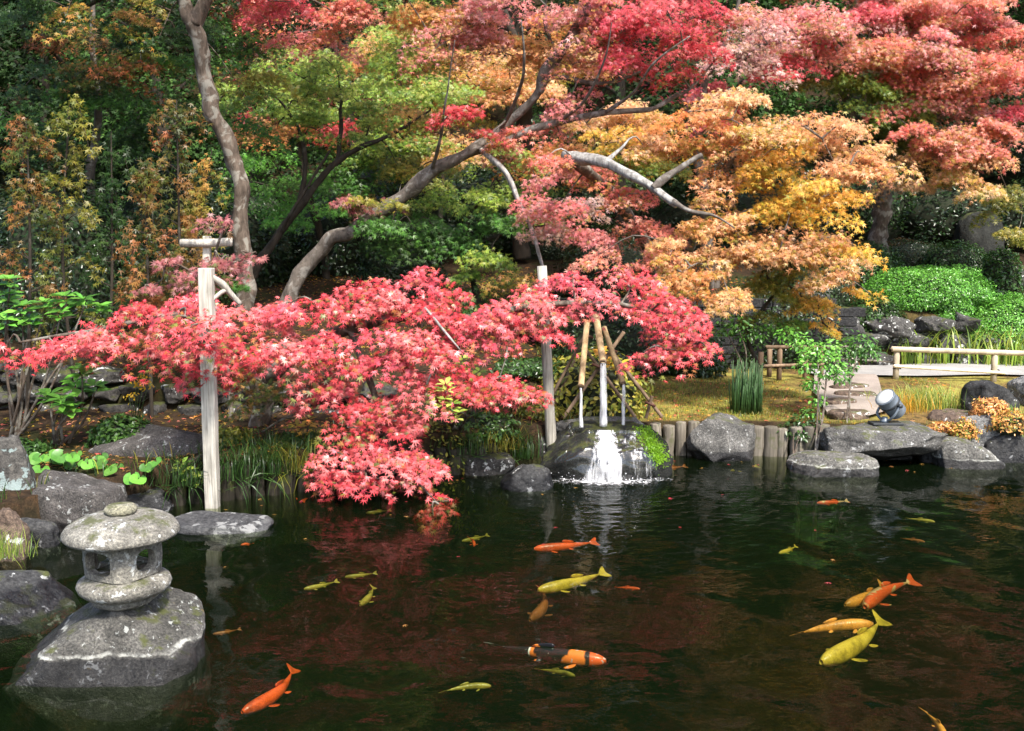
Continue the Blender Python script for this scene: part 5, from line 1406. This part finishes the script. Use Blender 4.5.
cascade('thin broken veil of water right of the main fall on the cascade rock', (614, 640), (620, 662), FALL_THIN, 2, lift=.006)
cascade('faint trickles of water on the dark side of the cascade rock', (560, 596), (548, 586), mat_fall('trickle', .05, .66, .82, .6), 3, lift=.006)
def spout(label, a, b, r):
    root = thing('bamboo_spout', label, 'bamboo spout', a)
    mb = MB(); mb.m = 0
    A, B = Vector(a), Vector(b)
    bamboo(mb, A, B, r, .3, 14)
    pipe = mb.build('pipe', BAMBOO_TAN, root)
    d = (B - A).normalized()
    mb = MB()
    mb.tube([B - d * .002, B + d * .012, B + d * .012], [r * 1.0, r * 1.0, r * .78], 14, cap=False)
    mb.build('rim', BAMBOO_OLD, pipe)
    mb = MB(); mb.tube([B + d * .001, B + d * .006], [r * .86, r * .84], 14); mb.build('bore_disc', BORE_SHADE, pipe)  # near-black disc on the solid pipe end, painting the shade inside
    return B + d * .012
e1 = spout('thin bamboo spout on the left of the three over the cascade', P(587, 322, 10.0), P(581, 386, 9.45), .031)
e2 = spout('thick middle bamboo spout, highest of the three', P(596, 316, 10.05), P(603, 362, 9.45), .036)
e3 = spout('bamboo spout on the right of the three, slanting toward the moss', P(604, 328, 10.05), P(623, 383, 9.45), .028)
def jet(label, e, zt, r0, r1):
    mb = MB()
    e = Vector(e) + Vector((0, 0, -.005))
    n = 14
    pts = []
    for i in range(n + 1):
        t = i / n
        pts.append(Vector((e.x + .004 * noise.noise(Vector((t * 4, e.x * 7, 0))), e.y - .10 * math.sqrt(t) * .6, e.z + (zt - e.z) * t)))
    rad = [r0 + (r1 - r0) * i / n + .006 * abs(noise.noise(Vector((i * .8, e.x * 5, 1)))) for i in range(n + 1)]
    mb.tube(pts, rad, 12, wob=.35)
    tag(mb.build('water_jet', JET), label, 'water jet')
zt = P(606, 427, 9.3).z
jet('thin white water jet from the left bamboo spout', e1, zt - .02, .010, .016)
jet('widest white water jet from the middle bamboo spout', e2, zt - .01, .026, .034)
jet('white water jet from the slanting bamboo spout near the moss', e3, zt - .03, .013, .018)
# foam where it lands
def foam():
    rng = np.random.default_rng(7)
    mb = MB(); edge = []
    n, k = 64, 10
    vs_, fs = [], []
    for i in range(k + 1):
        for q in range(n):
            a = 2 * math.pi * q / n; r = i / k
            rx = .62 * (1 + .25 * noise.noise(Vector((math.cos(a) * 2, math.sin(a) * 2, 0))))
            x, y = WF.x + .03 + math.cos(a) * r * rx, WF.y + .04 + math.sin(a) * r * .30 - .03
            vs_.append((x, y, .006 + .012 * (1 - r) * (1 + noise.noise(Vector((x * 14, y * 14, 3))))))
            edge.append(r)
    for i in range(k):
        for q in range(n):
            q2 = (q + 1) % n
            fs.append((i * n + q, (i + 1) * n + q, (i + 1) * n + q2, i * n + q2))
    mb.add(vs_, fs)
    for _ in range(300):
        x = WF.x + rng.normal(0, .2); y = WF.y + rng.normal(-.02, .06); z = abs(rng.normal(0, .04))
        s = rng.uniform(.002, .006)
        k0 = len(mb.v)
        mb.lathe([(s * .5, -s), (s, 0), (s * .5, s)], (x, y, z), 5)
        edge += [0] * (len(mb.v) - k0)
    o = mb.build('foam', FOAM)
    set_edge(o.data, edge)
    tag(o, kind='stuff')
foam()
# bright moss on the cascade rock
def moss_patch():
    rng = np.random.default_rng(8)
    pos, nrm = [], []
    for _ in range(1800):
        t = rng.random()
        px = 643 + 18 * t + rng.normal(0, 4.2); py = 428 + 33 * t + rng.normal(0, 4)
        d = ray(px, py).normalized()
        h_ = bvh.ray_cast(CAM, d)
        if h_[0] is None: continue
        pos.append(tuple(h_[0])); nrm.append(tuple(h_[1]))
    pos, nrm = np.array(pos), np.array(nrm)
    n = len(pos)
    me = leaf_mesh('moss_patch', pos + nrm * .004, nrm + rng.normal(0, .5, (n, 3)), nrm + rng.normal(0, .6, (n, 3)), rng.uniform(.014, .03, n), np.array([.22, .42, .02]) * rng.uniform(.7, 1.2, (n, 1)), OVAL)
    tag(link_mesh('moss_patch', me, LEAF), 'bright yellow green moss patch on the side of the cascade rock', 'moss')
moss_patch()
# trestle
root = thing('bamboo_trestle', 'trestle of crossed brown poles holding the three bamboo spouts', 'trestle', on_ground(605, 410))
for a, b_, r in [((624, 332, 10.1), (563, 418, 10.0), 0.020), ((586, 350, 10.05), (635, 417, 9.95), 0.019), ((612, 352, 10.15), (662, 417, 10.0), 0.020), ((590, 325, 10.2), (541, 416, 10.1), 0.017), ((575, 360, 10.3), (548, 418, 10.2), .018), ((652, 396, 9.97), (646, 418, 9.97), .018)]:
    mb = MB(); bamboo(mb, P(*a), P(*b_), r, .3); mb.build('pole', BAMBOO_OLD, root)
for px, py, Y in ((612, 350, 10.05), (597, 366, 10.0), (650, 404, 9.95), (588, 336, 10.02)):
    mb = MB(); mb.tube([P(px - 5, py - 2, Y - .02), P(px, py, Y - .035), P(px + 5, py + 2, Y - .02)], .016, 6); mb.build('binding', mat_plain('brown_twine', (.12, .05, .03)), root)

# ------------------------------------------------------------------ stone lantern
def lantern():
    c = P(125, 598, 5.0)
    k = 5.14 / FPX
    zb = c.z - .015
    root = thing('stone_lantern', 'small round-capped stone lantern with open windows on the lichened boulder', 'stone lantern', (c.x, c.y, zb))
    rz = Matrix.Rotation(R(-27), 3, 'Z')
    o_ = Vector((c.x, c.y, zb))
    mb = MB(); mb.lathe([(.150, 0), (.165, .012), (.168, .035), (.15, .05)], o_, 40, rz, wob=.25, seed=3); mb.build('foot', STONE_LANTERN, root)
    z1 = .045
    mb = MB(); mb.lathe([(.15, z1), (.20, z1 + .008), (.226, z1 + .03), (.234, z1 + .055), (.226, z1 + .078), (.20, z1 + .096), (.17, z1 + .102)], o_, 48, rz, wob=.05, seed=5); mb.build('pedestal_disc', STONE_LANTERN, root)
    # fire box: rounded square shell with four window openings
    z2, z3 = z1 + .10, z1 + .295
    def solid(prof, sq, nm):
        m_ = MB(); m_.lathe(prof, o_, 64, rz, sq=sq); ob = link_mesh(nm, m_.mesh(nm, False), STONE_LANTERN); return ob
    outer = solid([(.152, z2), (.160, z2 + .01), (.166, z2 + .1), (.162, z3 - .01), (.155, z3)], 3.6, 'fire_box')
    cut = [solid([(.118, z2 + .03), (.118, z3 - .02)], 3.6, 'cut')]
    for q, (w, h) in enumerate(((.088, .058), (.062, .056), (.088, .058), (.062, .056))):
        mbc = MB()
        ring = 28
        vv = []
        for yy in (.06, .30):
            for s in range(ring):
                a = 2 * math.pi * s / ring
                x_, y_ = math.cos(a), math.sin(a)
                sqp = 4.0 if q % 2 == 0 else 2.4
                kk = (abs(x_) ** sqp + abs(y_) ** sqp) ** (-1 / sqp)
                loc = Vector((x_ * kk * w, -yy, (z2 + z3) / 2 + y_ * kk * h))
                vv.append(o_ + rz @ (Matrix.Rotation(q * math.pi / 2, 3, 'Z') @ loc))
        mbc.add(vv, [tuple(range(ring)), tuple(range(2 * ring - 1, ring - 1, -1))] + [(s, ring + s, ring + (s + 1) % ring, (s + 1) % ring) for s in range(ring)])
        cut.append(link_mesh('cut', mbc.mesh('cut', False), STONE_LANTERN))
    for cu in cut:
        bm_ = bmesh.new(); bm_.from_mesh(cu.data); bmesh.ops.recalc_face_normals(bm_, faces=bm_.faces); bm_.to_mesh(cu.data); bm_.free()
        md = outer.modifiers.new('b', 'BOOLEAN'); md.operation = 'DIFFERENCE'; md.object = cu; md.solver = 'EXACT'
    bpy.context.view_layer.update()
    dg = bpy.context.evaluated_depsgraph_get()
    me = bpy.data.meshes.new_from_object(outer.evaluated_get(dg))
    for ob in cut + [outer]: bpy.data.objects.remove(ob)
    me.name = 'fire_box'
    ob = bpy.data.objects.new('fire_box', me); COL.objects.link(ob); ob.parent = root; ob.matrix_parent_inverse = Matrix.Translation(-Vector(root.location))
    bevel(ob, .008, 3)
    for p_ in me.polygons: p_.use_smooth = True
    try: me.set_sharp_from_angle(angle=R(50))
    except Exception: pass
    mb = MB()
    prof = [(.12, z3 - .005), (.23, z3 + .004), (.28, z3 + .012), (.29, z3 + .026), (.284, z3 + .045), (.265, z3 + .072), (.225, z3 + .096), (.17, z3 + .116), (.11, z3 + .127), (.05, z3 + .131)]
    mb.lathe(prof, o_, 72, rz, wob=.035, seed=9); mb.build('roof', STONE_LANTERN, root)
    z4 = z3 + .125
    mb = MB(); mb.lathe([(.06, z4), (.079, z4 + .012), (.082, z4 + .028), (.068, z4 + .046), (.03, z4 + .053)], o_, 32, rz, wob=.12, seed=2); mb.build('finial', mat_stone('finial_stone', (.2, .19, .13), (.38, .36, .27), .2, .3, scale=2), root)
lantern()

# ------------------------------------------------------------------ spotlight
def spotlight():
    c = P(886, 424, 9.85)
    zb = on_top = c.z
    root = thing('spotlight', 'grey canister garden spotlight tilted up on the flat boulder', 'spotlight', (c.x, c.y, zb))
    GREY = mat_plain('grey_lamp_metal', (.17, .20, .235), .4, .3, .1)
    DKG = mat_plain('dark_lamp_metal', (.05, .055, .06), .45, .3, .1)
    GLASS = mat_plain('lamp_glass', (.55, .57, .56), .12, 0, .1)
    o_ = Vector((c.x, c.y, zb))
    mb = MB(); mb.box(o_ + Vector((-.005, 0, .012)), (.36, .2, .024)); bevel(mb.build('base_plate', DKG, root, False), .005)
    ax = Vector((-.62, -.30, .62)).normalized()
    cen = o_ + Vector((.05, 0, .235))
    q = ax.to_track_quat('Z', 'Y').to_matrix()
    mb = MB(); mb.lathe([(.045, -.18), (.085, -.172), (.108, -.15), (.112, -.02), (.112, .02), (.122, .025), (.122, .05), (.118, .06), (.12, .13), (.123, .135), (.123, .15), (.112, .15)], cen, 36, q); hs = bevel(mb.build('housing', GREY, root), .004)
    mb = MB(); mb.lathe([(.1235, .022), (.1265, .026), (.1265, .05), (.1235, .054)], cen, 36, q); mb.build('clamp_ring', DKG, hs)
    mb = MB(); mb.lathe([(.108, .151), (.104, .156), (.06, .162), (.01, .164)], cen, 36, q); mb.build('lens', GLASS, hs)
    mb = MB()
    side = q @ Vector((1, 0, 0)); side.z = 0; side.normalize()
    for s in (-1, 1):
        path = [o_ + Vector((-.02, 0, .03)), o_ + Vector((-.02, 0, .06)) + side * (.07 * s), o_ + Vector((-.01, 0, .12)) + side * (.132 * s), cen + side * (.135 * s)]
        mb.tube(catmull([(p_, .016) for p_ in path], 5)[0], .016, 8)
    yk = mb.build('yoke', GREY, root)
    mb = MB(); mb.lathe([(.05, .02), (.05, .05), (.036, .06), (.036, .085), (.025, .09)], o_ + Vector((-.02, 0, 0)), 20); mb.build('swivel', GREY, root)
    for s in (-1, 1):
        mb = MB(); mb.tube([cen + side * (.115 * s), cen + side * (.158 * s)], .024, 12)
        mb.build('pivot_bolt', DKG, yk)
spotlight()
bpy.data.objects['spotlight'].scale = (.84, .84, .84)

# ------------------------------------------------------------------ koi
def koi_mat(name, base, pat=None, thr=.5, scale=7, pat2=None, thr2=.55):
    m, nt, out = new_mat(name)
    v = coords(nt)
    c = ramp(nt, tex_noise(nt, v, 9, 4, .65), [(.34, tuple(x * .5 for x in base)), (.5, base), (.68, tuple(min(1, x * 1.15 + .02) for x in base))])
    if pat:
        c = mix(nt, ramp(nt, tex_noise(nt, v, scale, 2, .5, .4), [(thr, (0, 0, 0)), (thr + .02, (1, 1, 1))]), c, pat)
    if pat2:
        mp = coords(nt); 
        sh = nd(nt, 'ShaderNodeVectorMath', operation='ADD'); nt.links.new(mp, sh.inputs[0]); sh.inputs[1].default_value = (3.3, 1.2, .5)
        c = mix(nt, ramp(nt, tex_noise(nt, sh.outputs[0], scale * 1.1, 3, .55, .6), [(thr2, (0, 0, 0)), (thr2 + .02, (1, 1, 1))]), c, pat2)
    vo = nd(nt, 'ShaderNodeTexVoronoi', Scale=90); nt.links.new(v, vo.inputs[0])
    c = mix(nt, .5, c, mix(nt, 1, c, ramp(nt, vo.outputs[0], [(0, (1.15, 1.15, 1.15)), (.6, (.6, .6, .6))]), 'MULTIPLY'))
    principled(nt, out, c, .35, vo.outputs[0], .3, .004, .5)
    return m
def koi(label, head, tail, z, mat, bend=.06, fat=1.0, group=None):
    A, B = PZ(head[0], head[1], z), PZ(tail[0], tail[1], z)
    L = (A - B).length
    d = (A - B).normalized()
    side = Vector((-d.y, d.x, 0))
    c = (A + B) / 2
    mb = MB()
    n, S = 22, 14
    W = lambda t: L * .055 * fat * (math.sin(math.pi * min(1, (t * .985 + .004)) ** .62) ** .72) * (1 - .45 * t ** 2) + L * .004
    Hh = lambda t: W(t) * (1.18 if t < .7 else 1.3)
    body = .84
    ctr = lambda t: -c + B + d * (L * (1 - t)) + side * (bend * L * (math.sin(math.pi * t * 1.15) - .5 * t))
    rings = []
    for i in range(n + 1):
        t = i / n
        p = ctr(t * body)
        tv = (ctr(t * body + .01) - ctr(t * body - .01)).normalized()
        sd_ = Vector((-tv.y, tv.x, 0)).normalized()
        for s in range(S):
            a = 2 * math.pi * s / S
            rings.append(p + sd_ * math.cos(a) * W(t) + Vector((0, 0, 1)) * math.sin(a) * Hh(t))
    fs = []
    for i in range(n):
        for s in range(S):
            s2 = (s + 1) % S
            fs.append((i * S + s, i * S + s2, (i + 1) * S + s2, (i + 1) * S + s))
    fs += [tuple(range(S)), tuple(n * S + s for s in range(S - 1, -1, -1))]
    mb.add(rings, fs)
    up = Vector((0, 0, 1))
    def fin(pts, thick):
        """a thin but solid fin from an outline"""
        nrm = (pts[1] - pts[0]).cross(pts[2] - pts[0]).normalized() * thick
        k = len(pts)
        mb.add([p + nrm for p in pts] + [p - nrm for p in pts], [tuple(range(k)), tuple(range(2 * k - 1, k - 1, -1))] + [(s, k + s, k + (s + 1) % k, (s + 1) % k) for s in range(k)])
    t0, t1 = ctr(body - .02), ctr(1.0)
    tv = (t1 - t0).normalized(); tl = L * .18
    ts = Vector((-tv.y, tv.x, 0)) * .35
    fin([t0 + up * .012 * L, t0 + tv * tl * .55 + (up * .04 + ts * .16) * L, t0 + tv * tl + (up * .055 + ts * .26) * L, t0 + tv * tl * .95 + (up * .028 + ts * .13) * L, t0 + tv * tl * .66, t0 + tv * tl * .95 - (up * .028 + ts * .13) * L, t0 + tv * tl * 1.0 - (up * .05 + ts * .26) * L, t0 + tv * tl * .5 - (up * .035 + ts * .15) * L, t0 - up * .012 * L], .0018)
    q = [ctr(.36) + up * Hh(.43) * .95, ctr(.41) + up * (Hh(.48) + .045 * L), ctr(.48) + up * (Hh(.56) + .042 * L), ctr(.6) + up * (Hh(.7) + .02 * L), ctr(.62) + up * Hh(.74) * .9]
    fin(q, .0018)
    for s in (-1, 1):
        for t, ln in ((.22, .10), (.5, .055)):
            b0 = ctr(t) + side * s * W(t / body) * .85 - up * Hh(t / body) * .35
            o1 = side * s * ln * L - d * ln * .75 * L - up * .012 * L
            fin([b0 + d * .02 * L, b0 + o1 * .8 + d * .05 * L, b0 + o1, b0 + o1 * .85 - d * .035 * L, b0 - d * .02 * L], .0015)
    me = mb.mesh('koi')
    rel = np.array([(Vector(q_) - (A - c)).dot(-d) / L for q_ in mb.v])
    set_edge(me, np.clip(rel, 0, 1))
    o = link_mesh('koi', me, mat)
    o.location = c
    ss = o.modifiers.new('smooth', 'SUBSURF'); ss.levels = 1; ss.render_levels = 1
    return tag(o, label, 'fish', group)
def showa_mat():
    m, nt, out = new_mat('koi_tricolour')
    at = nd(nt, 'ShaderNodeAttribute', attribute_name='edge')
    se = nt.nodes.new('ShaderNodeSeparateColor'); nt.links.new(at.outputs[0], se.inputs[0])
    v = coords(nt)
    nz = tex_noise(nt, v, 11, 2, .5, .4)
    t = math_(nt, 'ADD', se.outputs[0], math_(nt, 'MULTIPLY', math_(nt, 'SUBTRACT', nz, .5), .16))
    B, O, W, RD = (.012, .012, .014), (.85, .22, .04), (.78, .76, .74), (.8, .12, .03)
    c = ramp(nt, t, [(0, RD), (.13, RD), (.14, B), (.17, B), (.18, O), (.31, O), (.32, B), (.55, B), (.56, O), (.60, O), (.605, W), (.625, W), (.63, B), (.88, B), (.92, W)])
    c = mix(nt, ramp(nt, tex_noise(nt, v, 38, 2), [(.66, (0, 0, 0)), (.69, (.8, .8, .8))]), c, (.5, .5, .5))
    principled(nt, out, c, .3, None)
    return m
K_RED = koi_mat('koi_red', (.85, .11, .02)); K_ORANGE = koi_mat('koi_orange', (.88, .36, .06)); K_YELLOW = koi_mat('koi_yellow', (.66, .46, .05))
K_RW = koi_mat('koi_red_white', (.80, .5, .25), (.85, .12, .03), .42); K_OLIVE = koi_mat('koi_olive', (.50, .40, .07)); K_PALE = koi_mat('koi_pale', (.7, .68, .6))
K_SHOWA = showa_mat()
K_DULL = koi_mat('koi_dull_orange', (.5, .16, .05))
for a in [('bright orange red koi alone near the bottom left', (242, 712), (303, 667), -.05, K_RED, .10),
          ('black, white and orange patterned koi at the surface', (606, 661), (484, 645), -.045, K_SHOWA, -.03),
          ('long lemon yellow koi below the waterfall reflection', (538, 590), (611, 572), -.06, K_YELLOW, .05),
          ('small olive yellow koi left of the patterned koi', (491, 686), (438, 691), -.10, K_OLIVE, .08),
          ('deep yellow koi faint beneath the patterned koi', (575, 676), (535, 668), -.20, K_OLIVE, .05),
          ('long orange red koi just below the cascade reflection', (534, 549), (600, 542), -.05, K_RED, .04),
          ('dull orange koi under the yellow one', (530, 620), (548, 588), -.17, K_DULL, .08),
          ('small red koi right of the long yellow one', (640, 589), (614, 587), -.1, K_RED, .03),
          ('slim pale orange koi pointing to the picture edge', (873, 624), (789, 633), -.045, K_ORANGE, .06),
          ('plump yellow koi just below the slim orange one', (821, 662), (890, 618), -.06, K_YELLOW, .05, .95),
          ('golden koi above the slim orange one', (845, 605), (888, 584), -.11, K_ORANGE, .05),
          ('red and white koi touching the golden one', (865, 607), (912, 578), -.10, K_RW, -.05),
          ('orange koi tail rising at the bottom edge', (945, 742), (926, 709), -.04, K_ORANGE, .06),
          ('pale green koi near the maple reflection', (304, 589), (340, 581), -.09, K_OLIVE, .05),
          ('pale olive koi swimming steeply right of the pale green one', (360, 605), (376, 586), -.09, K_OLIVE, .05),
          ('faint long olive koi above the steep one', (345, 577), (378, 573), -.12, K_OLIVE, .03),
          ('faint orange koi beside the post reflection', (213, 634), (242, 629), -.16, K_DULL, .05),
          ('small orange koi near the low black stone', (241, 545), (262, 540), -.06, K_RED, .05),
          ('orange red koi at the shady bank right of the white post', (279, 494), (305, 501), -.05, K_RED, .06),
          ('faint olive koi below the lowest red leaves', (366, 513), (392, 510), -.09, K_OLIVE, .03),
          ('small yellow koi between the maple reflection and the dark boulder', (462, 541), (490, 535), -.15, K_OLIVE, .05),
          ('tiny orange koi below the red maple tip', (474, 546), (470, 537), -.08, K_RED, .05),
          ('red koi below the square stepping stone', (817, 503), (850, 501), -.06, K_RW, .05),
          ('slim pale koi below the angular stepping stone', (935, 522), (905, 518), -.06, K_OLIVE, .03),
          ('small yellow koi in the green reflection', (779, 553), (798, 546), -.07, K_YELLOW, .05),
          ('faint red koi in the dark water near the picture edge', (925, 542), (900, 538), -.1, K_DULL, .05),
          ('dull red koi beside the cascade foot', (655, 470), (688, 466), -.06, K_DULL, .04),
          ('dull koi near the cracked bank boulder', (728, 470), (760, 466), -.08, K_OLIVE, .04)]:
    a = list(a)
    if a[4] is not K_SHOWA: a[3] -= .02
    koi(*a)
# floating leaf
